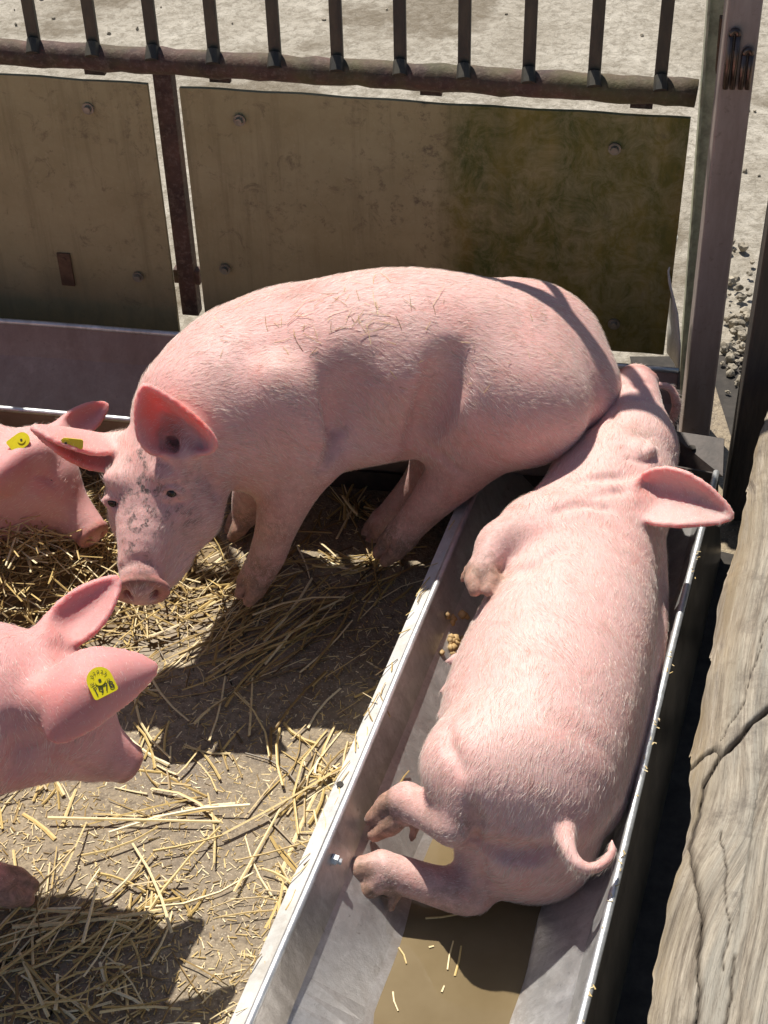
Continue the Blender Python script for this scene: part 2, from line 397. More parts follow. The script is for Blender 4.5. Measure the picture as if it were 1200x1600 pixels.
# ---------------------------------------------------------------- gate
GP = np.array([.627, 2.80, 0.0]); GD = nrm([-1.403, .29, 0.0]); GN = np.array([-GD[1], GD[0], 0]) * 1.0   # GN towards camera
if GN[1] > 0: GN = -GN
UP = np.array([0, 0, 1.0])
def G(s, z, n=0.0): return GP + GD * s + UP * z + GN * n
gate = empty('steel_gate', 'rusty barred steel gate with olive boards bolted below its rail', 'gate')
RZ = .785
bm = bmesh.new()
ss = np.linspace(-.004, 2.6, 90)
tube_bm(bm, [G(s, RZ + .0012 * math.sin(31 * s) + .001 * math.sin(77 * s)) for s in ss], [.027 + .0012 * math.sin(53 * s) + .0008 * math.sin(117 * s + 1) for s in ss], 16)
rail = obj('rail', bm_mesh('rail', bm, True), M['rust'], gate); rail['label'] = 'rusty moss-flecked lower rail'
tube('rail', [G(s, 1.425) for s in (-.004, 2.6)], .024, M['rust'], gate, 14)
s_bars = [0.068 + .1283 * k for k in range(20)]
for s in s_bars:
    bm = bmesh.new(); box_bm(bm, G(s, (RZ + .02 + 1.41) / 2), (GD, GN, UP), (.0125, .006, (1.41 - RZ - .02) / 2), .002)
    # splayed weld foot
    tube_bm(bm, [G(s, RZ + .034, .006), G(s - .003, RZ + .012, .026)], [.013, .015], 8)
    obj('bar', bm_mesh('bar', bm), M['bar'], gate)
for k, (s, z0) in enumerate(((1.083, .17), (2.3, .1))):
    bm = bmesh.new(); box_bm(bm, G(s, (z0 + RZ) / 2, -.012), (GD, GN, UP), (.020, .016, (RZ - z0) / 2), .003)
    box_bm(bm, G(s, z0 + .10, -.012), (GD, GN, UP), (.031, .012, .018), .003)
    obj('upright', bm_mesh('upright', bm), M['rust2'], gate)
def panel(s0, s1, z0, z1, tilt, mat, label, bolts):
    bm = bmesh.new()
    # board with a slightly uneven edge and sag
    n = 24; rows = []
    for i in range(n + 1):
        s = s0 + (s1 - s0) * i / n
        rows.append([bm.verts.new(G(s, z, .016 + .002 * math.sin(9 * s + 5 * z))) for z in np.linspace(z0 + .0012 * math.sin(40 * s), z1 + .0012 * math.sin(33 * s + 1), 13)])
    for a, b in zip(rows[:-1], rows[1:]):
        for j in range(12): bm.faces.new((a[j], b[j], b[j + 1], a[j + 1]))
    solid(bm, .010)
    p = obj('panel', bm_mesh('panel', bm), mat, gate); p['label'] = label
    for (s, z) in bolts:
        bm = bmesh.new(); c = G(s, z, .028)
        tube_bm(bm, [c, c + GN * .004], .013, 14); tube_bm(bm, [c + GN * .004, c + GN * .011], [.0085, .007], 10)
        obj('bolt', bm_mesh('bolt', bm, False), M['bolt'], p)
    return p
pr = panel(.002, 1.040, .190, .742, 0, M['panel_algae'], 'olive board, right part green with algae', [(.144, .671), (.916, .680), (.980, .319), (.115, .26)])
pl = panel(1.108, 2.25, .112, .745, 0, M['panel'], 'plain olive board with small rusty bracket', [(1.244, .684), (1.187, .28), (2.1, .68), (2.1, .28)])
bm = bmesh.new(); box_bm(bm, G(1.357, .285, .031), (GD, GN, UP), (.0155, .003, .042), .001); tube_bm(bm, [G(1.357, .312, .0325), G(1.357, .312, .0355)], .006, 10)
obj('bracket', bm_mesh('bracket', bm), M['bracket'], pl)
for z in (.766,):
    for s in (.10, .52, .96, 1.23, 1.7):
        box('spacer', G(s, z - .004, -.006), (GD, GN, UP), (.022, .006, .016), M['rust2'], gate)

# ---------------------------------------------------------------- steel post right of the gate
post = empty('steel_post', 'brown square steel tube post with a welded latch right of the gate', 'post')
PC = W(1092, 605, Y=2.74); ptop = W(1162, 0, Y=2.74); pdir = nrm(ptop - PC); PC = PC - pdir * (PC[2] / pdir[2])
pd = (nrm(np.array([1, -.10, 0])), None, pdir); pd = (pd[0], np.cross(pdir, pd[0]), pdir)
box('tube', PC + pdir * .675, pd, (.0315, .030, .675), M['post'], post, .005)
c0 = W(1152, 95, Y=2.704)
for off, top, bot in ((-.010, .048, -.055), (.018, .012, -.055)):
    bm = bmesh.new(); a = c0 + pd[0] * off
    for sgn in (-1, 1):
        tube_bm(bm, [a + pd[0] * (sgn * .0065) + pd[2] * bot, a + pd[0] * (sgn * .0065) + pd[2] * top], .0055, 10)
    arc = [a + pd[2] * top + pd[0] * (.0065 * math.cos(t)) + pd[2] * (.010 * math.sin(t)) for t in np.linspace(0, math.pi, 9)]
    tube_bm(bm, arc, .0055, 10)
    obj('latch_loop', bm_mesh('latch_loop', bm, True), M['latch'], post)
gp = empty('steel_channel', 'narrow green-grey steel channel standing left of the brown post', 'post')
A0 = W(1077, 560, Y=2.83); A1 = W(1122, 0, Y=2.83)
gd = nrm(A1 - A0); A0 = A0 - gd * (A0[2] / gd[2]); L = (1.32 - A0[2]) / gd[2]
ga = (nrm([1, -.12, 0]), None, gd); ga = (ga[0], np.cross(gd, ga[0]), gd)
box('web', A0 + gd * L / 2, ga, (.016, .004, L / 2), M['greenpost'], gp, .001)
box('flange', A0 + gd * L / 2 - ga[0] * .0185 - ga[1] * .012, ga, (.0025, .018, L / 2), M['greenpost'], gp, .001)
hg = W(1128, 70, Y=2.79)
box('hinge_plate', hg, ga, (.008, .010, .055), M['bracket'], gp, .002)

# ---------------------------------------------------------------- troughs
TH = .215
def trough(name, label, L0, R0, d, s0, s1, end_hi, mats, flange_left):
    """L0, R0: points of the two rims; d: direction along the trough"""
    root = empty(name, label, 'trough')
    d = nrm([d[0], d[1], 0]); nr = np.array([d[1], -d[0], 0])
    w = float((R0 - L0) @ nr)
    def T(s, u, z): 
        p = np.array([L0[0], L0[1], 0]) + d * s + nr * u; p[2] = z; return p
    prof = [(0.0, TH), (.025, .145), (.105, .062), (.150, .030), (w - .125, .030), (w - .105, .058), (w - .025, .145), (w, TH)]
    def pr(s, i):
        u, z = prof[i]
        if flange_left and i in (2, 3): u += .040 * float(np.clip((.16 - s) / .16, 0, 1)) + .004 * math.sin(9 * s) + .003 * math.sin(23 * s + 1)
        if flange_left and i in (4, 5): u += .004 * math.sin(8 * s + 2) + .003 * math.sin(27 * s)
        return u, z
    def strip(nm, idx, mat, n=90):
        bm = bmesh.new(); rows = []
        for s in np.linspace(s0, s1, n):
            rows.append([bm.verts.new(T(s, *pr(s, i)) + nr * (.0022 * math.sin(6 * s + i) + .0012 * math.sin(19 * s + 2 * i))) for i in idx])
        for a, b in zip(rows[:-1], rows[1:]):
            for k in range(len(idx) - 1): bm.faces.new((a[k], a[k + 1], b[k + 1], b[k]))
        bmesh.ops.recalc_face_normals(bm, faces=bm.faces)
        solid(bm, .003)
        return obj(nm, bm_mesh(nm, bm), mat, root)
    strip('side_wall', (0, 1, 2, 3), mats[0]); strip('bottom', (3, 4), mats[1]); strip('side_wall', (4, 5, 6, 7), mats[0])
    for u in (0.0, w):
        tube('rim', [T(s, u + .0015 * math.sin(5 * s), TH + .003 + .001 * math.sin(11 * s)) for s in np.linspace(s0, s1, 30)], .0065, M['galv_rim'], root, 10)
    if flange_left:
        bm = bmesh.new(); rows = []
        for s in np.linspace(s0, s1, 40):
            wob = .0015 * math.sin(7 * s)
            rows.append([bm.verts.new(T(s, u - .002, z + wob)) for u, z in ((-.006, TH - .006), (-.030, TH - .016), (-.033, TH - .026), (-.036, TH - .10), (-.030, 0.006))])
        for a, b in zip(rows[:-1], rows[1:]):
            for k in range(4): bm.faces.new((a[k], a[k + 1], b[k + 1], b[k]))
        solid(bm, -.003)
        obj('flange', bm_mesh('flange', bm), M['galv_white'], root)
    if flange_left:
        bm = bmesh.new(); rows = []
        for s in np.linspace(s0, s1, 40):
            rows.append([bm.verts.new(T(s, w + u, z)) for u, z in ((.006, TH - .002), (.012, TH - .06), (.032, .035), (.035, .004))])
        for a, b in zip(rows[:-1], rows[1:]):
            for k in range(3): bm.faces.new((a[k], a[k + 1], b[k + 1], b[k]))
        solid(bm, .003)
        obj('skirt', bm_mesh('skirt', bm), M['skirt'], root)
    # outer skirts carry the trough on the floor
    for u, sg in ((.10, -1), (w - .10, 1)):
        bm = bmesh.new(); 
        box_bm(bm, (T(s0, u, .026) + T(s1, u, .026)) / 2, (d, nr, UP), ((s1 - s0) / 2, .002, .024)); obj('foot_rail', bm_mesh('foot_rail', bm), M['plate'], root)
    # end plates
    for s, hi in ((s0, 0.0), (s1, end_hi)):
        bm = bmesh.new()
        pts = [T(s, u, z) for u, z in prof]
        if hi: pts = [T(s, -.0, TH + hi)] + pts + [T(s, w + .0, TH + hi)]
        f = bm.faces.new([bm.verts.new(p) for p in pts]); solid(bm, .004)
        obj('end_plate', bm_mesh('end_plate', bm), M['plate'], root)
    return root, T, w
La = W(390, 1600, z=TH); Lb = W(745, 750, z=TH); Ra = W(907, 1596, z=TH); Rb = W(1086, 900, z=TH)
td = nrm(nrm(Lb - La) + nrm(Rb - Ra)); s_end = float((W(1128, 742, z=TH) - La) @ nrm([td[0], td[1], 0]))
tro, T1, TW = trough('feed_trough', 'galvanised steel trough with a pig asleep in it and muddy water', La, Ra, td, -.75, s_end, .0, (M['galv'], M['galv']), True)
for s in (.31, 1.32):
    bm = bmesh.new(); c = T1(s, .010, TH - .022); nd = nrm(T1(0, .3, .0) - T1(0, 0, .06)); tube_bm(bm, [c, c + nd * .010], .0085, 6); tube_bm(bm, [c + nd * .010, c + nd * .016], .005, 8)
    obj('bolt', bm_mesh('bolt', bm), M['galv_rim'], tro)
bm = bmesh.new(); c = T1(.44, -.021, TH - .0095); tube_bm(bm, [c, c + UP * .002], .006, 8); obj('bolt_hole', bm_mesh('bolt_hole', bm), M['black'], tro)
# water
bm = bmesh.new(); rows = []
for s in np.linspace(-.74, s_end - .01, 60):
    rows.append([bm.verts.new(T1(s, u, .054)) for u in np.linspace(.085, TW - .085, 10)])
for a, b in zip(rows[:-1], rows[1:]):
    for k in range(9): bm.faces.new((a[k], a[k + 1], b[k + 1], b[k]))
tag(obj('trough_water', bm_mesh('trough_water', bm, True), M['water']), kind='structure')
# near-black sheet along the outer side of the trough, blackening the gap
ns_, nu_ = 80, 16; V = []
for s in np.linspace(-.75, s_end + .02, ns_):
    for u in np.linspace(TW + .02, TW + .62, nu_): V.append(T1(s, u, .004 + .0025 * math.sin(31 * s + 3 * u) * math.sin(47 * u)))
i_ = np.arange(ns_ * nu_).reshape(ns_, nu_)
tag(obj('dark_verge', np_mesh('dark_verge', np.array(V), np.stack([i_[:-1, :-1], i_[1:, :-1], i_[1:, 1:], i_[:-1, 1:]], -1).reshape(-1, 4)[:, ::-1]), M['black']), kind='structure')
# trough along the gate
F0 = W(0, 503, z=TH); F1 = W(1060, 580, z=TH); gdir = nrm(F1 - F0)
N0 = W(0, 640, z=TH); gnr = np.array([gdir[1], -gdir[0], 0]); wN = float((N0 - F0) @ gnr)
tr2, T2, TW2 = trough('feed_trough', 'stained empty trough along the foot of the gate behind the pigs', F0, F0 + gnr * wN, gdir, -1.0, float((F1 - F0) @ gdir), .0, (M['galv_dirty'], M['galv_dirty']), False)
# plate bolted across the corner where the two troughs meet
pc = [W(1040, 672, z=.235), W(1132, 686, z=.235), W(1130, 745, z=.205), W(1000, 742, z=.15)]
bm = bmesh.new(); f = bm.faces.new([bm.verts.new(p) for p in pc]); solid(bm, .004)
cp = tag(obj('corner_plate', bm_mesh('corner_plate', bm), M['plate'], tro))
bm = bmesh.new(); h = W(1081, 700, z=.228); tube_bm(bm, [h + UP * .0005, h + UP * .0025], .0075, 12); obj('bolt_hole', bm_mesh('bolt_hole', bm), M['black'], cp)
# bent sheet flap at the end of the gate trough
bm = bmesh.new(); rows = []
path = [(1062, 585, 2.70), (1064, 540, 2.71), (1060, 490, 2.73), (1050, 450, 2.75), (1046, 425, 2.77), (1052, 395, 2.79), (1060, 370, 2.81)]
for (px, py, Y) in path:
    a = W(px, py, Y=Y); b = a + np.array([-.012, .085, 0.0]); rows.append([bm.verts.new(a), bm.verts.new((a + b) / 2 + np.array([.004, 0, 0])), bm.verts.new(b)])
for a, b in zip(rows[:-1], rows[1:]):
    for k in range(2): bm.faces.new((a[k], a[k + 1], b[k + 1], b[k]))
solid(bm, .003)
obj('end_flap', bm_mesh('end_flap', bm, True), M['galv_white'], tr2)

# ---------------------------------------------------------------- timbers on the right
beam = empty('timber_rail', 'split weathered grey timber rail running along the right side', 'timber')
BZ = .40
E0 = W(1008, 1600, z=BZ); E1 = W(1150, 860, z=BZ); bd = nrm(E1 - E0); bn = np.array([bd[1], -bd[0], 0])
E0 = E0 - bd * .55
def BL(px, py):
    q = W(px, py, z=BZ) - E0; return float(q @ bd), float(q @ bn)
cr1 = [BL(*p) for p in ((1086, 1178), (1100, 1165), (1118, 1160), (1128, 1175), (1150, 1158), (1175, 1132), (1215, 1095))]
cr2 = [BL(*p) for p in ((1128, 1175), (1105, 1215), (1093, 1260), (1083, 1310), (1082, 1345), (1094, 1390), (1097, 1440), (1093, 1520), (1088, 1620), (1080, 1750))]
cr3 = [BL(*p) for p in ((1150, 1500), (1140, 1560), (1130, 1620), (1120, 1720))]
cr4 = [BL(*p) for p in ((1128, 1300), (1134, 1380), (1137, 1450), (1130, 1520))]
cr5 = [BL(*p) for p in ((1200, 960), (1180, 1040), (1160, 1100), (1128, 1150))]
def poly_dist(S, U, pl):
    d = np.full(S.shape, 9.0)
    for (a0, a1), (b0, b1) in zip(pl[:-1], pl[1:]):
        v = np.array([b0 - a0, b1 - a1]); t = np.clip(((S - a0) * v[0] + (U - a1) * v[1]) / (v @ v), 0, 1)
        d = np.minimum(d, np.hypot(S - a0 - t * v[0], U - a1 - t * v[1]))
    return d
ns, nu = 520, 110
LB, WB = 1.98, .24
s = np.linspace(0, LB, ns); u = np.linspace(0, 1, nu)
S, UU = np.meshgrid(s, u, indexing='ij')
ks, ku = BL(1175, 1290)                                   # knot the grain flows around
edge = .010 * np.sin(3.1 * S + 1) + .003 * np.sin(17 * S) + .0012 * np.sin(61 * S + 2) + .0008 * np.sin(140 * S)
sb, ub = BL(1095, 1175); edge = edge - .010 * np.exp(-((S - sb) / .03) ** 2) * 0 + .012 * np.exp(-((S - sb + .10) / .10) ** 2)
U = UU * WB + edge * (1 - UU)
wobS = S + .006 * np.sin(40 * U)
cU = U + .0016 * np.sin(60 * S) + .0009 * np.sin(170 * S + 1)
crk = np.zeros_like(S); Z = np.zeros_like(S)
for pl, wd, dp in ((cr1, .0036, .016), (cr2, .0026, .014), (cr3, .0020, .010), (cr4, .0012, .005), (cr5, .0013, .005)):
    dd = poly_dist(S, cU, pl); g = np.exp(-(dd / wd) ** 2); Z -= dp * g; crk = np.maximum(crk, np.clip(1.3 * np.exp(-(dd / (wd * .8)) ** 2) - .15, 0, 1))
kd = np.hypot((S - ks) / 1.0, (U - ku) / .6)
grain = U + .022 * np.exp(-(kd / .13) ** 2) * np.sign(U - ku) * 1.0 + .022 * np.sin(3.2 * S + .6) + .006 * np.sin(11 * S + 9 * U)
fine = np.sin(grain * 520 + 1.2 * np.sin(9 * S)) * .0006 + np.sin(grain * 1300 + 2 * np.sin(5 * S)) * .0003 + np.sin(grain * 170 + np.sin(4 * S)) * .0013
Z += fine + .005 * np.sin(2.7 * S + .5) + .004 * np.sin(23 * grain)
Z -= .038 * np.exp(-U / .022) * (1 + .4 * np.sin(30 * S))                     # rounded waney edge
side = poly_dist(S, cU, cr2); Z += .005 * np.clip((U - .02) / .1, 0, 1)
P = E0[None, None, :] + S[..., None] * bd + U[..., None] * bn; P[..., 2] = BZ + Z
V = P.reshape(-1, 3); i = np.arange(ns * nu).reshape(ns, nu)
Q = [np.stack([i[:-1, :-1], i[1:, :-1], i[1:, 1:], i[:-1, 1:]], -1).reshape(-1, 4)]
edge_at = np.clip(U / .05, 0, 1).ravel(); nV = len(V)
low = V.copy()[i[:, 0]]; low[:, 2] = BZ - .085; low[:, :2] += bn[:2] * .012
low2 = V.copy()[i[:, -1]]; low2[:, 2] = BZ - .085
V = np.concatenate([V, low, low2]); a = nV + np.arange(ns); b = nV + ns + np.arange(ns)
Q.append(np.stack([i[:-1, 0], a[:-1], a[1:], i[1:, 0]], -1)[:, ::-1]); Q.append(np.stack([i[:-1, -1], b[:-1], b[1:], i[1:, -1]], -1)); Q.append(np.stack([a[:-1], b[:-1], b[1:], a[1:]], -1)[:, ::-1])
me = np_mesh('plank', V, np.concatenate(Q))
pad = lambda x, f=0.0: np.concatenate([x.ravel(), np.full(2 * ns, f)])
point_attr(me, 'grain', np.concatenate([grain.ravel(), grain[:, 0] - .05, grain[:, -1] + .05])); point_attr(me, 'along', np.concatenate([S.ravel(), s, s])); point_attr(me, 'crack', pad(crk)); point_attr(me, 'edge', np.concatenate([edge_at, np.zeros(ns), np.ones(ns)]))
obj('plank', me, M['beam'], beam)
for ss_ in (.15, 1.75):
    box('support', E0 + bd * ss_ + bn * .14 + UP * (-BZ + .16 + .0), (bd, bn, UP), (.05, .05, .162), M['darkwood'], beam, .004)
# dark post behind it
dp0 = W(1172, 760, z=.0); dpc = np.array([.80, 2.47, 0])
box('board', dpc + UP * .5, (nrm([1, -.2, 0]), nrm([.2, 1, 0]), UP), (.085, .05, .5), M["darkwood"], empty('timber_post', 'dark shaded timber post at the right edge behind the rail', 'post'), .006)
# ================================================================ pigs: one continuous skin each, grown from a smooth distance field
class Field:
    def __init__(s): s.p = []
    def cone(s, a, b, ra, rb, k=.03, tag=None, sub=False):
        a, b = np.asarray(a, float), np.asarray(b, float); ba = b - a; l2 = max(ba @ ba, 1e-9)
        def f(P):
            q = P - a; t = np.clip(q @ ba / l2, 0, 1)
            return np.sqrt(((q - t[..., None] * ba) ** 2).sum(-1)) - (ra + (rb - ra) * t)
        r = max(ra, rb); s.p.append((f, np.minimum(a, b) - r, np.maximum(a, b) + r, k, tag, sub))
    def chain(s, pts, k=.03, tag=None):
        X = np.array([[*p, r] for p, r in pts]); E_ = np.vstack([2 * X[0] - X[1], X, 2 * X[-1] - X[-2]]); out = []
        for i in range(1, len(E_) - 2):
            p0, p1, p2, p3 = E_[i - 1:i + 3]
            for t in np.linspace(0, 1, 5)[:-1]:
                out.append(.5 * (2 * p1 + (p2 - p0) * t + (2 * p0 - 5 * p1 + 4 * p2 - p3) * t * t + (3 * p1 - p0 - 3 * p2 + p3) * t ** 3))
        out.append(X[-1]); X = np.array(out)
        if len(pts) == 2: X = np.array([[*p, r] for p, r in pts])
        def f(P):
            d = None
            for a, b in zip(X[:-1], X[1:]):
                ba = b[:3] - a[:3]; q = P - a[:3]; t = np.clip(q @ ba / max(ba @ ba, 1e-9), 0, 1)
                e = np.sqrt(((q - t[..., None] * ba) ** 2).sum(-1)) - (a[3] + (b[3] - a[3]) * t)
                d = e if d is None else np.minimum(d, e)
            return d
        R = X[:, 3].max(); s.p.append((f, X[:, :3].min(0) - R, X[:, :3].max(0) + R, k, tag, False))
    def hit(s, x, y, off=0.0):
        """point of the skin seen at photo pixel (x, y), moved by off metres towards the viewer"""
        v = nrm(W(x, y, Y=3.0) - _C); lo, hi = 1.3, 3.9
        for n in (200, 24):
            T = np.linspace(lo, hi, n); d = s.at(_C + v * T[:, None]); k = np.argmax(d < 0) if (d < 0).any() else int(np.argmin(d))
            lo, hi = T[max(k - 1, 0)], T[min(k + (0 if d[k] < 0 else 1), n - 1)]
        return _C + v * (hi - off)
    def crease_px(s, pts, r, k=.012, sink=.0):
        H = [s.hit(*p, off=-sink) for p in pts]
        n = len(H); R = [r * (.3 + .7 * math.sin(math.pi * (i + .3) / (n - .4))) for i in range(n)]
        for i in range(n - 1): s.cone(H[i], H[i + 1], R[i], R[i + 1], k, None, True)
    def ell(s, c, ax, r, k=.03, tag=None, sub=False):
        c = np.asarray(c, float); A = np.stack([nrm(x) for x in ax]); r = np.asarray(r, float)
        def f(P):
            q = (P - c) @ A.T; k0 = np.sqrt(((q / r) ** 2).sum(-1)); k1 = np.sqrt(((q / r ** 2) ** 2).sum(-1))
            return k0 * (k0 - 1) / (k1 + 1e-9)
        R = r.max(); s.p.append((f, c - R, c + R, k, tag, sub))
    def disc(s, c, ax, rx, ry, hz, rnd, k, tag=None):
        c = np.asarray(c, float); A = np.stack([nrm(x) for x in ax])
        def f(P):
            q = (P - c) @ A.T; l = np.sqrt((q[..., 0] / (rx - rnd)) ** 2 + (q[..., 1] / (ry - rnd)) ** 2); d2 = (l - 1) * min(rx - rnd, ry - rnd); dz = np.abs(q[..., 2]) - (hz - rnd)
            return np.sqrt(np.maximum(d2, 0) ** 2 + np.maximum(dz, 0) ** 2) + np.minimum(np.maximum(d2, dz), 0) - rnd
        R = max(rx, ry); s.p.append((f, c - R, c + R, k, tag, False))
    def cloud(s, pts, r, k=.012, tag=None):
        pts = np.asarray(pts, np.float32)
        rr = np.broadcast_to(np.asarray(r, np.float32), (len(pts),))
        def f(P):
            sh = P.shape[:-1]; Q = P.reshape(-1, 3).astype(np.float32); out = np.full(len(Q), 1.0, np.float32)
            near = ((Q > pts.min(0) - .05) & (Q < pts.max(0) + .05)).all(1); idx = np.where(near)[0]
            p2 = (pts ** 2).sum(1)
            for c in range(0, len(idx), 20000):
                j = idx[c:c + 20000]; q = Q[j] - pts[0]; pp = pts - pts[0]
                d2 = (q ** 2).sum(1)[:, None] + (pp ** 2).sum(1)[None] - 2 * q @ pp.T
                out[j] = (np.sqrt(np.maximum(d2, 0)) - rr).min(1)
            return out.reshape(sh)
        R = float(rr.max()); s.p.append((f, pts.min(0) - R, pts.max(0) + R, k, tag, False))
    def crease(s, pts, r, k=.015):
        for a, b in zip(pts[:-1], pts[1:]): s.cone(a, b, r, r, k, None, True)
    def comb(s, d, di, k, sub):
        if sub:
            h = np.maximum(k - np.abs(d + di), 0) / k; return np.maximum(d, -di) + h * h * k * .25
        h = np.maximum(k - np.abs(d - di), 0) / k; return np.minimum(d, di) - h * h * k * .25
    def at(s, P):
        d = np.full(P.shape[:-1], 1.0)
        for f, lo, hi, k, t, sub in s.p: d = s.comb(d, f(P), k, sub)
        return d
    def weight(s, P, tag_, falloff):
        w = np.zeros(len(P))
        for f, lo, hi, k, t, sub in s.p:
            if t == tag_: w = np.maximum(w, np.clip(1 - f(P) / falloff, 0, 1))
        return w
    def mesh(s, h=.0065):
        lo = np.min([p[1] for p in s.p if not p[5]], 0) - .03; hi = np.max([p[2] for p in s.p if not p[5]], 0) + .03
        n = np.ceil((hi - lo) / h).astype(int) + 1
        F = np.full(n, 1.0, np.float32)
        axs = [lo[i] + h * np.arange(n[i]) for i in range(3)]
        for f, a, b, k, t, sub in s.p:
            i0 = np.clip(np.floor((a - k - .012 - lo) / h).astype(int), 0, n); i1 = np.clip(np.ceil((b + k + .012 - lo) / h).astype(int) + 1, 0, n)
            if (i1 <= i0).any(): continue
            sl = tuple(slice(x, y) for x, y in zip(i0, i1))
            P = np.stack(np.meshgrid(*[axs[i][sl[i]] for i in range(3)], indexing='ij'), -1)
            F[sl] = s.comb(F[sl], f(P), k, sub)
        return surface_nets(F, lo, h)
def surface_nets(F, lo, h):
    S = F < 0; n = np.array(F.shape)
    c = [S[i:n[0] - 1 + i, j:n[1] - 1 + j, k:n[2] - 1 + k] for i in (0, 1) for j in (0, 1) for k in (0, 1)]
    cnt = sum(x.astype(np.int8) for x in c); act = (cnt > 0) & (cnt < 8)
    I = np.argwhere(act); idx = np.full(act.shape, -1, np.int64); idx[act] = np.arange(len(I))
    off = np.array([(i, j, k) for i in (0, 1) for j in (0, 1) for k in (0, 1)])
    val = np.stack([F[I[:, 0] + o[0], I[:, 1] + o[1], I[:, 2] + o[2]] for o in off], 1)
    acc = np.zeros((len(I), 3)); num = np.zeros(len(I))
    for a in range(8):
        for b in range(a + 1, 8):
            if np.abs(off[a] - off[b]).sum() == 1:
                m = (val[:, a] < 0) != (val[:, b] < 0); t = val[:, a] / (val[:, a] - val[:, b] + 1e-12)
                acc[m] += off[a] + t[m, None] * (off[b] - off[a]); num[m] += 1
    V = lo + h * (I + acc / num[:, None])
    quads = []
    for ax in range(3):
        o1, o2 = [(1, 2), (2, 0), (0, 1)][ax]
        sl0 = [slice(None)] * 3; sl1 = [slice(None)] * 3; sl0[ax] = slice(0, -1); sl1[ax] = slice(1, None)
        A, B = S[tuple(sl0)], S[tuple(sl1)]; E = np.argwhere(A != B)
        E = E[(E[:, o1] > 0) & (E[:, o2] > 0) & (E[:, o1] < n[o1] - 1) & (E[:, o2] < n[o2] - 1)]
        def cell(d1, d2):
            q = E.copy(); q[:, o1] += d1; q[:, o2] += d2; return idx[q[:, 0], q[:, 1], q[:, 2]]
        Qd = np.stack([cell(-1, -1), cell(0, -1), cell(0, 0), cell(-1, 0)], 1)
        flip = ~A[E[:, 0], E[:, 1], E[:, 2]]; Qd[flip] = Qd[flip][:, ::-1]; quads.append(Qd)
    return V, np.concatenate(quads)
def vnormals(V, Q):
    N = np.zeros_like(V); d1 = V[Q[:, 2]] - V[Q[:, 0]]; d2 = V[Q[:, 3]] - V[Q[:, 1]]; fn = np.cross(d1, d2)
    for k in range(4): np.add.at(N, Q[:, k], fn)
    return N / (np.linalg.norm(N, axis=1, keepdims=True) + 1e-12)

def ear_cloud(base, tip, across, L=None, Wd=.1, cup=.03, curl=.0, asym=0.0, n=(26, 22), fold=0.0, lobe=.55):
    """leaf shaped sheet from base to tip, bowed across (cup) and bent along (curl); normal = across x axis"""
    base, tip = np.asarray(base), np.asarray(tip); ax = nrm(tip - base); L = np.linalg.norm(tip - base)
    ac = nrm(np.asarray(across) - ax * (np.asarray(across) @ ax)); nn = np.cross(ac, ax)
    pts = []
    for i in range(n[0]):
        t = i / (n[0] - 1)
        w = Wd * .5 * (math.sin(math.pi * min(1, (t * .93 + .07)) ** lobe) ** .75) * (1 - .12 * t) + .004
        for j in range(n[1]):
            v = 2 * j / (n[1] - 1) - 1
            c = ac * (w * v + asym * math.sin(math.pi * t)) + nn * (-cup * (1 - v * v) * (1 - .55 * t) * (.35 + .65 * math.sin(math.pi * min(1, t + .12))) + curl * t * t + fold * max(0, v) ** 2 * math.sin(math.pi * t))
            pts.append(base + ax * (L * t) + c)
    return np.array(pts)

def C_(dx, dy, dz, mpp=.00118):
    """offset in the viewer's frame: pixels right / down, metres away"""
    return dx * mpp * _R + dy * mpp * _D + dz * _F
def ear_sheet(base, tip, A, B, C, bow=None, n=(40, 34), pw=.62, w0=.30, w1=.10, curl=None):
    """ear from base to tip; across it a curve from edge A over B to edge C"""
    base, tip = np.asarray(base), np.asarray(tip); pts = []
    for t in np.linspace(0, 1, n[0]):
        u = t ** pw; w = max(math.sin(math.pi * u) ** .62, 0) * (1 - w0 * (1 - t) * 0)
        w = max(w, w0 * max(0, 1 - t * 4), w1 * t)
        c = base + (tip - base) * t
        if bow is not None: c = c + np.asarray(bow) * math.sin(math.pi * t)
        for v in np.linspace(0, 1, n[1]):
            pts.append(c + w * ((1 - v) ** 2 * A + 2 * v * (1 - v) * B + v * v * C))
    return np.array(pts)

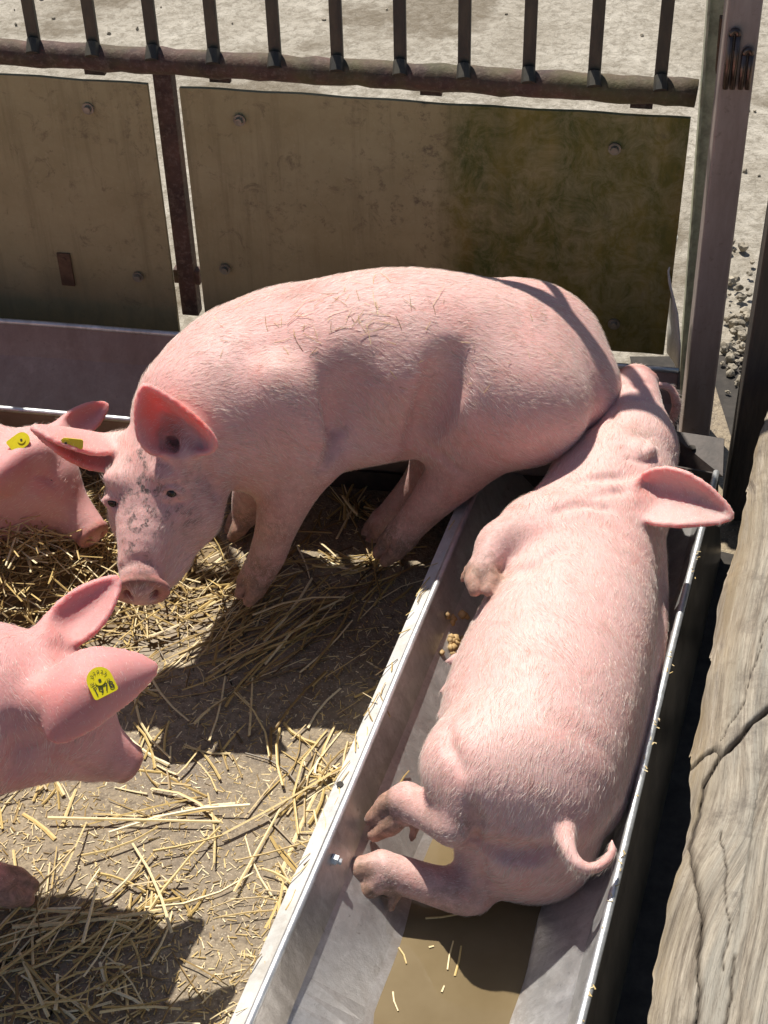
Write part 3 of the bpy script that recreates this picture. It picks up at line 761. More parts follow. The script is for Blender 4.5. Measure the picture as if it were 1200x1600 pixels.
def grow_hair(name, V, Q, N, flow, count, length, mat, parent, keep=None, lmap=None, seed=1, lift=.14, width=.00019):
    r = np.random.default_rng(seed)
    a = np.linalg.norm(np.cross(V[Q[:, 2]] - V[Q[:, 0]], V[Q[:, 3]] - V[Q[:, 1]]), axis=1)
    kq = np.ones(len(Q)) if keep is None else keep[Q].mean(1)
    p = a * kq; f = r.choice(len(Q), count, p=p / p.sum()); uv = r.random((count, 2))
    q = Q[f]; B = (V[q[:, 0]] * ((1 - uv[:, 0]) * (1 - uv[:, 1]))[:, None] + V[q[:, 1]] * (uv[:, 0] * (1 - uv[:, 1]))[:, None] + V[q[:, 2]] * (uv[:, 0] * uv[:, 1])[:, None] + V[q[:, 3]] * ((1 - uv[:, 0]) * uv[:, 1])[:, None])
    n = N[q[:, 0]]; d = flow(B); d = d - n * (d * n).sum(1, keepdims=True); d /= np.linalg.norm(d, axis=1, keepdims=True) + 1e-9
    # clumps comb neighbouring hairs the same way
    ph = np.sin(B @ np.array([61., 47, 53]) + 2 * np.sin(B @ np.array([23., -31, 17]))); s = np.cross(n, d)
    d = d + s * (.30 * ph + .15 * r.normal(size=count))[:, None] + n * (lift * (.5 + r.random(count)))[:, None]
    d /= np.linalg.norm(d, axis=1, keepdims=True)
    L = length * (.45 + .8 * r.random(count)) * (1.0 if lmap is None else lmap[q[:, 0]]); w = np.cross(d, n + .6 * r.normal(size=(count, 3))); w /= np.linalg.norm(w, axis=1, keepdims=True) + 1e-9
    wd = (width * (.7 + .6 * r.random(count)))[:, None]
    m = B + d * (L * .55)[:, None]; d2 = d - n * .22 + s * (.15 * r.normal(size=count))[:, None]; d2 /= np.linalg.norm(d2, axis=1, keepdims=True); t = m + d2 * (L * .45)[:, None]
    B = B - n * .0008
    X = np.stack([B - w * wd, B + w * wd, m + w * wd * .8, m - w * wd * .8, t], 1).reshape(-1, 3); i = np.arange(count)[:, None] * 5
    me = np_mesh(name, X, i + np.array([[0, 1, 2, 3]]), i + np.array([[3, 2, 4]]))
    point_attr(me, 'tint', np.repeat(r.random(count), 5))
    return obj(name, me, mat, parent)

M['hair'] = m_hair(); M['eye'] = m_plain('dark_wet_eye', (.012, .009, .008), .05, 0, .2); M['tag'] = m_plain('yellow_tag_plastic', (.72, .60, .012), .35, 0, .08); M['ink'] = m_plain('tag_print', (.035, .03, .02), .6)
M['nostril'] = m_plain('nostril_dark', (.03, .012, .01), .5)

def flow_field(anchors):
    A = np.array([a for a, d in anchors]); Dn = np.array([nrm(d) for a, d in anchors])
    def f(P):
        w = 1 / (((P[:, None, :] - A[None]) ** 2).sum(-1) + .002) ** 2; v = (w[..., None] * Dn[None]).sum(1); return v / (np.linalg.norm(v, axis=1, keepdims=True) + 1e-9)
    return f
def finish_pig(root, fld, skin, anchors, n_hair, dirt=(), specks=(), reds=(), seed=1, hair_len=.019, h=.0062, noise=.0012):
    V, Q = fld.mesh(h); N = vnormals(V, Q)
    # slow waviness of the flesh
    r = np.random.default_rng(seed)
    wv = np.zeros(len(V))
    for k in range(10):
        dr = r.normal(size=3); fr = r.uniform(12, 45); wv += np.sin(V @ (dr / np.linalg.norm(dr) * fr) + r.uniform(0, 6)) / fr
    tw = fld.weight(V, 'hoof', .02); te = fld.weight(V, 'ear', .006); ts = fld.weight(V, 'snout', .005)
    V = V + N * (wv * noise * 8 * (1 - np.maximum(tw, np.maximum(te, ts))))[:, None]
    def blobs(bl):
        w = np.zeros(len(V))
        for c, rad, st in bl: w = np.maximum(w, st * np.clip(1.25 - np.linalg.norm(V - np.asarray(c), axis=1) / rad, 0, 1))
        return np.clip(w, 0, 1)
    me = np_mesh('body', V, Q)
    dm = blobs(dirt); dm = np.maximum(dm, .35 * fld.weight(V, 'leg', .01))
    point_attr(me, 'mask', np.stack([te, tw, dm], 1)); point_attr(me, 'speck', blobs(specks)); point_attr(me, 'snout', ts); point_attr(me, 'red', blobs(reds))
    body = obj('body', me, skin, root)
    keep = np.clip(1 - tw - .55 * te - ts, 0.0, 1)
    grow_hair('bristles', V, Q, N, flow_field(anchors), n_hair, hair_len, M['hair'], root, keep, np.clip(1 - .6 * fld.weight(V, 'leg', .01) - .55 * fld.weight(V, 'ear', .006) - .45 * fld.weight(V, 'head', .01), .3, 1), seed)
    return V, Q, N
def eye(root, c, r, look, closed=False):
    bm = bmesh.new(); bmesh.ops.create_uvsphere(bm, u_segments=16, v_segments=12, radius=r)
    me = bm_mesh('eye', bm, True); me.transform(Matrix.Translation(Vector(c))); return obj('eye', me, M['eye'], root)
def claw(fld, a, d, side, r=.017, L=.045, spread=.017, up=(0, 0, 1), dew=True, down=None):
    """two toes and two dew claws from fetlock a along d; side = across the foot"""
    a, d, side = np.asarray(a), nrm(d), nrm(side)
    for sg in (-1, 1):
        b = a + side * (sg * spread * .8); e = a + d * L + side * (sg * spread * .75)
        fld.cone(b, a + d * L * .55 + side * (sg * spread), r, r * .98, .012, 'leg')
        fld.cone(a + d * L * .45 + side * (sg * spread), e, r * .98, r * .70, .003, 'hoof')
    if dew is not False:
        back = np.asarray(dew, float)
        for sg in (-1, 1):
            b = a + back * .016 + side * (sg * spread * 1.0) - d * .004
            fld.cone(b, b + back * .012 + d * .020, r * .55, r * .34, .004, 'hoof')
def px(x, y, rpx, Y=None, z=None):
    p = W(x, y, z=z, Y=Y); return p, rpx * PXM(p)

def ear_tag(root, c, n, up, w=.036, hgt=.042, text=True):
    """rounded yellow tag, n = facing, up = towards its round end"""
    n = nrm(n); up = nrm(np.asarray(up) - n * (np.asarray(up) @ n)); rt = np.cross(up, n)
    bm = bmesh.new(); pts = []
    for t in np.linspace(0, math.pi, 13): pts.append((math.cos(t) * w / 2, math.sin(t) * w / 2 + hgt / 2 - w / 2))
    for t in np.linspace(math.pi, 1.5 * math.pi, 4): pts.append((-w / 2 + .004 + .004 * math.cos(t), -hgt / 2 + .004 + .004 * math.sin(t)))
    for t in np.linspace(1.5 * math.pi, 2 * math.pi, 4): pts.append((w / 2 - .004 + .004 * math.cos(t), -hgt / 2 + .004 + .004 * math.sin(t)))
    f = bm.faces.new([bm.verts.new(np.asarray(c) + rt * x + up * y) for x, y in pts]); f.normal_update()
    if np.array(f.normal) @ n < 0: f.normal_flip()
    bmesh.ops.solidify(bm, geom=[f], thickness=.002)
    tg = obj('ear_tag', bm_mesh('ear_tag', bm), M['tag'], root)
    bm = bmesh.new(); c2 = np.asarray(c) + n * .0004
    cen = c2 + up * (hgt / 2 - w / 2 - .001)
    tube_bm(bm, [cen, cen + n * .0012], .0075, 20); obj('stud_ring', bm_mesh('stud_ring', bm), M['tag'], tg)
    bm = bmesh.new(); tube_bm(bm, [cen + n * .0012, cen + n * .0022], .0022, 10); obj('stud', bm_mesh('stud', bm), M['ink'], tg)
    if text:
        R = Matrix((Vector(rt), Vector(up), Vector(n))).transposed().to_4x4()
        def word(s, size, pos, ang=0.0):
            cu = bpy.data.curves.new('print', 'FONT'); cu.body = s; cu.size = size; cu.align_x = 'CENTER'; cu.align_y = 'CENTER'; cu.extrude = .0001
            ob = bpy.data.objects.new('print', cu); me = bpy.data.meshes.new_from_object(ob); bpy.data.objects.remove(ob); bpy.data.curves.remove(cu)
            me.transform(Matrix.Translation(Vector(pos)) @ R @ Matrix.Rotation(ang, 4, 'Z')); return me
        ms = [word('1978', .0158, np.asarray(c) + n * .0010 - up * (hgt * .27))]
        for k, ch in enumerate('DE 32023 0'):
            if ch == ' ': continue
            t = math.radians(205 - k * 25.5); rad = .0118
            ms.append(word(ch, .0075, cen + n * .0008 + rt * rad * math.cos(t) + up * rad * math.sin(t), t - math.pi / 2))
        bm = bmesh.new()
        for x in ms: bm.from_mesh(x); bpy.data.meshes.remove(x)
        obj('print', bm_mesh('print', bm), M['ink'], tg)
    return tg

# ---------------------------------------------------------------- pig standing, rump over the trough
def pig_standing():
    root = empty('pig', 'standing pig with dark speckled face, rump resting over the trough', 'pig')
    f = Field()
    A, ra = px(412, 618, 148, Y=2.34); B, rb = px(520, 588, 151, Y=2.36); C, rc = px(640, 570, 150, Y=2.37); D, rd = px(760, 582, 142, Y=2.385); E, re = px(845, 602, 117, Y=2.41)
    f.chain([(A, ra), (B, rb), (C, rc), (D, rd), (E, re)], .03)
    # hams
    H, rh = px(795, 628, 102, Y=2.282); f.ell(H, ((1, .1, -.25), (0, 1, 0), (.25, 0, 1)), (rh * 1.22, rh * .95, rh * 1.06), .042)
    H2 = H + np.array([.05, .20, .0]); f.ell(H2, ((1, .1, -.25), (0, 1, 0), (.25, 0, 1)), (rh * 1.2, rh * .8, rh * 1.0), .045)
    Rr, r_ = px(905, 608, 58, Y=2.40); f.cone(E, Rr, re * .9, r_, .04)
    # shoulder and chest
    Sh, rs = px(462, 652, 82, Y=2.218); f.ell(Sh, ((1, 0, .35), (0, 1, 0), (-.35, 0, 1)), (rs * .86, rs * .75, rs * 1.36), .026)
    f.ell(Sh + np.array([-.01, .215, 0]), ((1, 0, .3), (0, 1, 0), (-.3, 0, 1)), (rs * .95, rs * .75, rs * 1.3), .04)
    # neck, jowl
    N1, rn = px(326, 645, 116, Y=2.27); N2, rn2 = px(285, 712, 80, Y=2.195)
    f.chain([(A, ra * .92), (N1, rn), (N2, rn2)], .05)
    # head
    Hd, rhd = px(238, 752, 66, Y=2.165); f.chain([(N2, rn2 * .9), (Hd, rhd)], .035)
    J, rj = px(292, 795, 58, Y=2.14); f.ell(J, ((1, 0, 0), (0, 1, 0), (0, 0, 1)), (rj, rj, rj * 1.1), .04)
    J2, _ = px(206, 805, 40, Y=2.15); f.ell(J2, ((1, 0, 0), (0, 1, 0), (0, 0, 1)), (rj * .62, rj * .8, rj), .035)
    M1, rm = px(228, 832, 45, Y=2.072); M2, rm2 = px(221, 884, 33, Y=2.022)
    f.chain([(Hd, rhd * .95), (M1, rm), (M2, rm2)], .03, 'head')
    ch, rch = px(264, 872, 34, Y=2.075); c2, rc2 = px(242, 902, 27, Y=2.04); f.chain([(J, rj * .62), (ch, rch), (c2, rc2)], .025)
    for x, y, Y in ((262, 742, 2.112), (190, 748, 2.125)):
        b, rb_ = px(x, y, 26, Y=Y); f.ell(b, ((1, 0, -.2), (0, 1, 0), (.2, 0, 1)), (rb_ * 1.1, rb_ * .7, rb_ * .6), .022)
    # snout disc facing forward and a little down
    sn, rsn = px(221, 922, 43, Y=1.985); sd = nrm([.04, -.97, -.16]); sx = nrm(np.array([1, .02, -.10]) - sd * (np.array([1, .02, -.10]) @ sd)); su = np.cross(sd, sx)
    if su[2] < 0: su = -su
    f.cone(M2, sn - sd * .010, rm2 * .95, rsn * .70, .016)
    f.disc(sn, (sx, su, sd), rsn * 1.02, rsn * .80, .0085, .006, .004, 'snout')
    f.ell(sn + sd * .002, (sx, su, sd), (rsn * .78, rsn * .58, .0085), .006, 'snout')
    for sg in (-1, 1):
        f.ell(sn + sx * (sg * rsn * .44) + sd * .010 + su * .001, (sx, su, sd), (.0095, .0105, .018), .004, None, True)
    # near fore leg
    f.chain([px(478, 705, 62, Y=2.225), px(450, 765, 47, Y=2.215), px(430, 828, 33, Y=2.215), px(418, 866, 30, Y=2.215), px(404, 893, 26, Y=2.212)], .03, 'leg')
    fet = W(404, 893, Y=2.212)
    claw(f, fet, np.array([-.42, -.38, -.62]), np.array([.62, -.75, 0]), .018, .058, .0185, dew=np.array([.6, .35, .1]))
    # far fore leg
    f.chain([px(425, 700, 50, Y=2.42), px(396, 765, 32, Y=2.43), px(385, 800, 23, Y=2.44)], .03, 'leg')
    ff = W(380, 806, Y=2.44); claw(f, ff, np.array([-.5, -.3, -.6]), np.array([.3, -1, 0]), .018, .045, .016, dew=False)
    # near hind leg: stifle forward, hock back, shank running forward and down
    f.chain([px(740, 690, 66, Y=2.275), px(714, 735, 47, Y=2.27), px(676, 780, 34, Y=2.275), px(646, 815, 27, Y=2.285), px(628, 836, 26, Y=2.29)], .03, 'leg')
    hf = W(628, 836, Y=2.29); claw(f, hf, np.array([-.60, -.35, -.52]), np.array([.5, -.85, 0]), .018, .060, .0185, dew=np.array([.65, .25, .2]))
    f.chain([px(705, 690, 60, Y=2.43), px(670, 745, 36, Y=2.43), px(620, 798, 25, Y=2.43), px(600, 815, 23, Y=2.43)], .03, 'leg')
    claw(f, W(598, 818, Y=2.43), np.array([-.6, -.25, -.5]), np.array([.4, -.9, 0]), .0165, .045, .016, dew=False)
    # tail, hanging behind
    f.chain([(W(960, 596, Y=2.45), .013), (W(1015, 601, Y=2.47), .009), (W(1046, 606, Y=2.48), .0085), (W(1057, 630, Y=2.475), .0105), (W(1053, 650, Y=2.47), .0095), (W(1050, 664, Y=2.46), .004)], .012)
    # eyes
    eyes = [f.hit(268, 771), f.hit(177, 786)]
    for e in eyes:
        f.ell(e + np.array([0, .004, 0]), ((1, 0, -.15), (0, 1, 0), (.15, 0, 1)), (.022, .011, .014), .012)
    for e in eyes:
        f.ell(e + np.array([0, -.006, .002]), ((1, 0, -.15), (0, 1, 0), (.15, 0, 1)), (.0125, .010, .0072), .003, None, True)
    f.crease_px([(248, 764), (262, 755), (280, 757), (292, 768)], .0020, .008)
    f.crease_px([(252, 787), (270, 790), (288, 784)], .0016, .010)
    # wrinkle above the disc, mouth line, jowl fold
    f.crease_px([(186, 890), (205, 882), (224, 880), (250, 886)], .0026, .010); f.crease_px([(196, 874), (222, 870), (245, 875)], .0015, .010)
    f.crease_px([(262, 905), (278, 888), (292, 862)], .0028, .010)
    f.crease_px([(312, 716), (322, 745), (338, 772)], .004, .025)
    # skin folds: flank fold ahead of the ham, elbow crease, ribs
    f.crease_px([(705, 560), (690, 600), (676, 640), (664, 670), (650, 698), (638, 720)], .008, .045)
    f.crease_px([(672, 640), (655, 670), (640, 690)], .003, .020); f.crease_px([(660, 700), (690, 712), (715, 735)], .003, .020)
    for k in range(7):
        x = 548 + 19 * k; f.crease_px([(x, 585 + 5 * k), (x - 5, 625 + 2 * k), (x - 14, 668), (x - 24, 700)], .0018, .016)
    f.crease_px([(522, 640), (526, 680), (516, 712), (500, 735)], .0035, .020)
    # hollows behind the shoulder blade and ahead of the haunch
    for x, y, ax_, rr_, dd in ((545, 585, (.25, 0, 1), (.035, .022, .13), .010), (688, 610, (.35, 0, 1), (.024, .022, .11), .008), (590, 690, (1, 0, .1), (.07, .02, .03), .008)):
        n_ = nrm(ax_); t_ = nrm(np.cross((0, 1, 0), n_)); f.ell(f.hit(x, y, .022 - dd * .6), (t_, (0, 1, 0), n_), rr_, .05, None, True)
    # ears: the right one an open cup towards the viewer, the left one a scoop with an overhanging lip
    eb = f.hit(278, 704, .004); et = W(226, 602, Y=float(eb[1]) + .035)
    pts = ear_sheet(eb, et, C_(-36, 18, -.020), C_(8, -6, .105), C_(70, 14, -.016), n=(60, 54), pw=.62, w0=.35)
    f.cloud(pts, .0055, .012, 'ear')
    eb2 = f.hit(180, 694, -.012); et2 = W(52, 667, Y=float(eb2[1]) - .03)
    pts2 = ear_sheet(eb2, et2, C_(6, 46, .0), C_(0, -48, .085), C_(4, 22, -.045), n=(60, 54), pw=.60, w0=.45)
    f.cloud(pts2, .0055, .012, 'ear')
    f.cone(eb + C_(6, 4, .014), N2 + np.array([0, -.02, .03]), .022, .03, .025); f.cone(eb2 + C_(4, 0, .01), Hd + np.array([-.02, .03, .05]), .024, .03, .022)
    f.ell(f.hit(272, 694, -.010), ((1, 0, -.5), (0, 1, 0), (.5, 0, 1)), (.016, .022, .009), .008, None, True)
    hd = nrm(A - E)
    anchors = [(C + UP * .1, -hd + np.array([0, 0, -.2])), (C - UP * .1 + np.array([0, -.15, 0]), -hd * 1 + np.array([0, 0, -1.0])), (E + np.array([0, -.1, 0]), -hd + np.array([0, 0, -.9])), (E + UP * .1, -hd + np.array([0, 0, -.3])),
               (A + np.array([0, -.15, 0]), -hd + np.array([0, 0, -.7])), (A + UP * .15, -hd), (N1, -hd + np.array([0, .3, -.2])), (Hd, nrm(Hd - sn)), (M1, nrm(Hd - sn)), (J, np.array([.8, .2, -.1])), (fet + UP * .15, np.array([.1, 0, -1])), (hf + UP * .1, np.array([.1, 0, -1]))]
    hp_ = lambda *L: [(f.hit(x, y), r, st) for x, y, r, st in L]
    dirt = hp_((405, 900, .07, .95), (395, 870, .05, .7), (430, 830, .06, .6), (610, 850, .08, .85), (660, 790, .06, .4), (378, 812, .06, .9), (222, 905, .045, .6), (300, 825, .05, .35), (345, 775, .07, .3), (560, 520, .11, .20), (480, 560, .10, .18), (760, 545, .10, .14), (1055, 645, .03, .7), (330, 610, .05, .2), (470, 455, .05, .5), (700, 680, .08, .22), (800, 690, .1, .16), (272, 690, .035, 1.0), (120, 715, .03, .4), (740, 740, .05, .35), (880, 560, .05, .25), (640, 640, .08, .25))  # mud on the feet; blobs on back, flank and right ear only darken skin
    specks = hp_((225, 715, .045, .9), (226, 765, .045, 1.0), (222, 812, .042, 1.0), (212, 852, .03, .9), (278, 800, .04, .6), (190, 780, .03, .7), (222, 880, .02, .8), (290, 815, .03, .6), (300, 760, .05, .35))
    finish_pig(root, f, m_skin('pink_skin'), anchors, 110000, dirt, specks, hp_((470, 530, .10, .10), (430, 480, .1, .12), (740, 690, .08, .12), (240, 640, .05, 1.0), (300, 650, .05, 1.0), (260, 660, .05, 1.0), (105, 720, .05, .9), (830, 690, .09, .14)), 3)
    return root, f, eyes, pts2
pig1, f1, eyes1, earpts = pig_standing()
# eyes and tag of the standing pig
for e in eyes1: eye(pig1, e + np.array([0, .0045, .001]), .0115, None)
ear_tag(pig1, f1.hit(112, 693, .004), np.array([0, -.8, .3]), np.array([-1, 0, .15]), .018, .040, False)

# ---------------------------------------------------------------- pig asleep in the trough, head away, legs to the left
def pig_lying():
    root = empty('pig', 'pig asleep on its side inside the steel trough', 'pig')
    f = Field()
    S, rs = px(916, 846, 104, z=.26); M1, r1 = px(892, 960, 132, z=.255); M2, r2 = px(858, 1080, 145, z=.25); H, rh = px(828, 1205, 144, z=.238); R, rr = px(826, 1282, 110, z=.205)
    f.chain([(S, rs), (M1, r1), (M2, r2), (H, rh), (R, rr)], .03)
    # belly sags to the left, back ridge to the right
    f.ell(W(775, 1085, z=.20), (td, (td[1], -td[0], 0), UP), (.19, .075, .09), .05)
    f.chain([px(1014, 870, 26, z=.20), px(1017, 950, 27, z=.20), px(1004, 1070, 29, z=.195), px(978, 1175, 31, z=.195), px(940, 1260, 32, z=.20)], .034)
    # ham and thigh (upper side)
    f.ell(W(782, 1195, z=.288), (nrm([-.6, -.35, -.1]), nrm([.35, -.7, 0]), UP), (.122, .106, .092), .038)
    f.ell(W(818, 1325, z=.145), (td, (td[1], -td[0], 0), UP), (.075, .110, .095), .035)
    # shoulder, folded fore leg
    f.ell(W(858, 835, z=.33), (nrm([-1, .15, -.1]), nrm([.15, 1, 0]), UP), (.085, .075, .07), .045)
    f.chain([px(850, 838, 56, z=.335), px(805, 842, 42, z=.35), px(776, 850, 33, z=.36), px(762, 872, 25, z=.36), px(757, 888, 23, z=.355)], .025, 'leg')
    fe = W(757, 888, z=.355)
    claw(f, fe, W(750, 936, z=.342) - fe, _R, .0165, .046, .0150, dew=nrm(W(735, 895, z=.335) - fe))
    # neck, head lying on its cheek over the trough end
    N, rn = px(955, 768, 96, z=.28); f.chain([(S, rs * .92), (N, rn)], .05)
    Hd, rhd = px(990, 702, 66, z=.315); f.chain([(N, rn * .95), (Hd, rhd)], .04)
    J, rj = px(945, 700, 52, z=.28); f.ell(J, (UP, td, (1, 0, 0)), (rj, rj * 1.1, rj), .04)
    M_, rm = px(990, 645, 47, z=.345); Sn, rsn = px(993, 604, 34, z=.365)
    f.chain([(Hd, rhd * .92), (M_, rm), (Sn, rsn)], .03, 'head')
    f.chain([(J, rj * .8), px(958, 648, 30, z=.31), px(968, 615, 22, z=.33)], .025)
    sd = nrm(Sn - M_); sx = nrm(np.cross(sd, UP)); su = np.cross(sx, sd)
    f.disc(Sn + sd * .016, (sx, su, sd), .043, .036, .008, .006, .005, 'snout')
    for sg in (-1, 1): f.ell(Sn + sd * .024 + sx * (.016 * sg) + su * .004, (sx, su, sd), (.007, .009, .012), .004, None, True)
    # closed eye, ear, folds
    f.ell(f.hit(1004, 702, -.006), ((1, 0, 0), (0, 1, 0), UP), (.026, .022, .014), .012)
    f.crease_px([(1010, 684), (1004, 698), (1008, 712)], .0020, .006); f.crease_px([(980, 716), (1006, 722), (1032, 712)], .0022, .010); f.crease_px([(978, 700), (990, 708)], .0015, .008)
    f.crease_px([(962, 630), (988, 624), (1020, 628)], .003, .014); f.crease_px([(950, 672), (956, 650), (962, 636)], .0028, .012); f.crease_px([(968, 600), (990, 604), (1014, 598)], .002, .010)
    f.crease_px([(905, 752), (940, 746), (985, 748)], .0022, .020); f.crease_px([(868, 800), (905, 788), (950, 794)], .0018, .020); f.crease_px([(930, 775), (965, 768), (995, 772)], .0018, .015)
    f.crease_px([(785, 890), (830, 888), (875, 858)], .0038, .028)
    eb = f.hit(990, 774, -.002); et = W(1143, 806, z=float(eb[2]) + .005)
    pts = ear_sheet(eb, et, C_(4, -42, -.004), C_(0, -10, .055), C_(-12, 40, -.022), bow=C_(0, -8, -.012), n=(60, 52), pw=.62, w0=.40)
    f.cloud(pts, .0056, .012, 'ear')
    f.cone(eb + np.array([.005, 0, -.014]), W(985, 760, z=.30), .022, .05, .03)
    # upper hind leg: thigh to hock, then the cannon running left to the foot
    f.chain([px(742, 1205, 66, z=.30), px(730, 1250, 48, z=.285), px(716, 1286, 35, z=.262)], .022, 'leg')
    f.chain([px(722, 1292, 27, z=.262), px(704, 1290, 33, z=.252), px(672, 1272, 31, z=.23), px(640, 1254, 32, z=.21)], .018, 'leg')
    hf = W(634, 1252, z=.208); claw(f, hf, W(588, 1288, z=.165) - hf, W(648, 1300, z=.175) - W(636, 1246, z=.215), .0175, .072, .0165, dew=nrm(W(654, 1292, z=.165) - hf) * 1.5)
    # lower hind leg stretched out along the trough
    f.chain([px(770, 1345, 54, z=.130), px(735, 1385, 40, z=.105)], .022, 'leg')
    f.chain([px(742, 1400, 26, z=.095), px(715, 1392, 35, z=.100), px(668, 1380, 32, z=.112), px(625, 1366, 31, z=.122), px(604, 1360, 30, z=.126)], .016, 'leg')
    lf = W(596, 1361, z=.126); claw(f, lf, W(515, 1396, z=.105) - lf, W(600, 1404, z=.10) - W(592, 1340, z=.145), .0195, .080, .018, dew=nrm(W(628, 1400, z=.10) - lf) * 1.5)
    # fold between hams, tail root, belly edge with teats
    f.crease_px([(745, 1318), (790, 1332), (830, 1334), (868, 1320)], .0045, .028)
    f.crease_px([(700, 1140), (704, 1165), (722, 1200)], .003, .02); f.crease_px([(735, 1255), (742, 1280), (735, 1305)], .003, .018); f.crease_px([(744, 1262), (750, 1285), (742, 1312), (728, 1322)], .0045, .016); f.crease_px([(752, 1345), (757, 1375), (750, 1405)], .0045, .016)
    for x, y in ((694, 1075), (690, 1112), (703, 1030)): f.cone(W(x + 8, y, z=.235), W(x - 4, y + 4, z=.235), .009, .004, .008)
    f.chain([(W(882, 1302, z=.275), .0165), (W(887, 1324, z=.275), .0130), (W(898, 1346, z=.27), .0115), (W(918, 1358, z=.265), .0105), (W(940, 1351, z=.265), .0095), (W(956, 1333, z=.27), .0085), (W(955, 1316, z=.275), .005)], .012)
    td3 = np.array([td[0], td[1], 0]); rt = np.array([td[1], -td[0], 0])
    anchors = [(S + UP * .1, -td3 + rt * .3), (M1 + UP * .15, -td3 * .8 + rt * .5), (M2 + UP * .15, -td3 * .8 + rt * .6), (H + UP * .15, -td3 + rt * .1), (R + UP * .1, -td3 - rt * .3 - UP * .6), (M1 - rt * .15, -td3 - UP * .4), (M2 - rt * .15, -td3 - UP * .6), (M1 + rt * .15, -td3 + UP * .2), (N, -td3), (Hd, -td3 + rt * .3), (fe, np.array([-1, -.5, -.2])), (hf, np.array([-1, 0, -.2])), (lf, np.array([-1, 0, -.2]))]
    dirt = [(f.hit(995, 672), .03, .6), (f.hit(760, 880), .045, .6), (f.hit(620, 1280), .05, .75), (f.hit(660, 1290), .05, .6), (f.hit(600, 1390), .06, .75), (f.hit(700, 1405), .06, .55), (f.hit(725, 1290), .03, .7), (f.hit(1100, 800), .05, .3), (f.hit(800, 1180), .06, .14), (f.hit(900, 1060), .08, .12)]
    reds = [(f.hit(1000, 770), .035, .4), (f.hit(890, 835), .05, .14), (f.hit(1010, 600), .04, .2), (f.hit(640, 1240), .03, .2)]
    finish_pig(root, f, m_skin('pale_pink_skin', (.71, .455, .415), (.68, .33, .305), .45, .45), anchors, 80000, dirt, (), reds, 5)
    return root
pig2 = pig_lying()

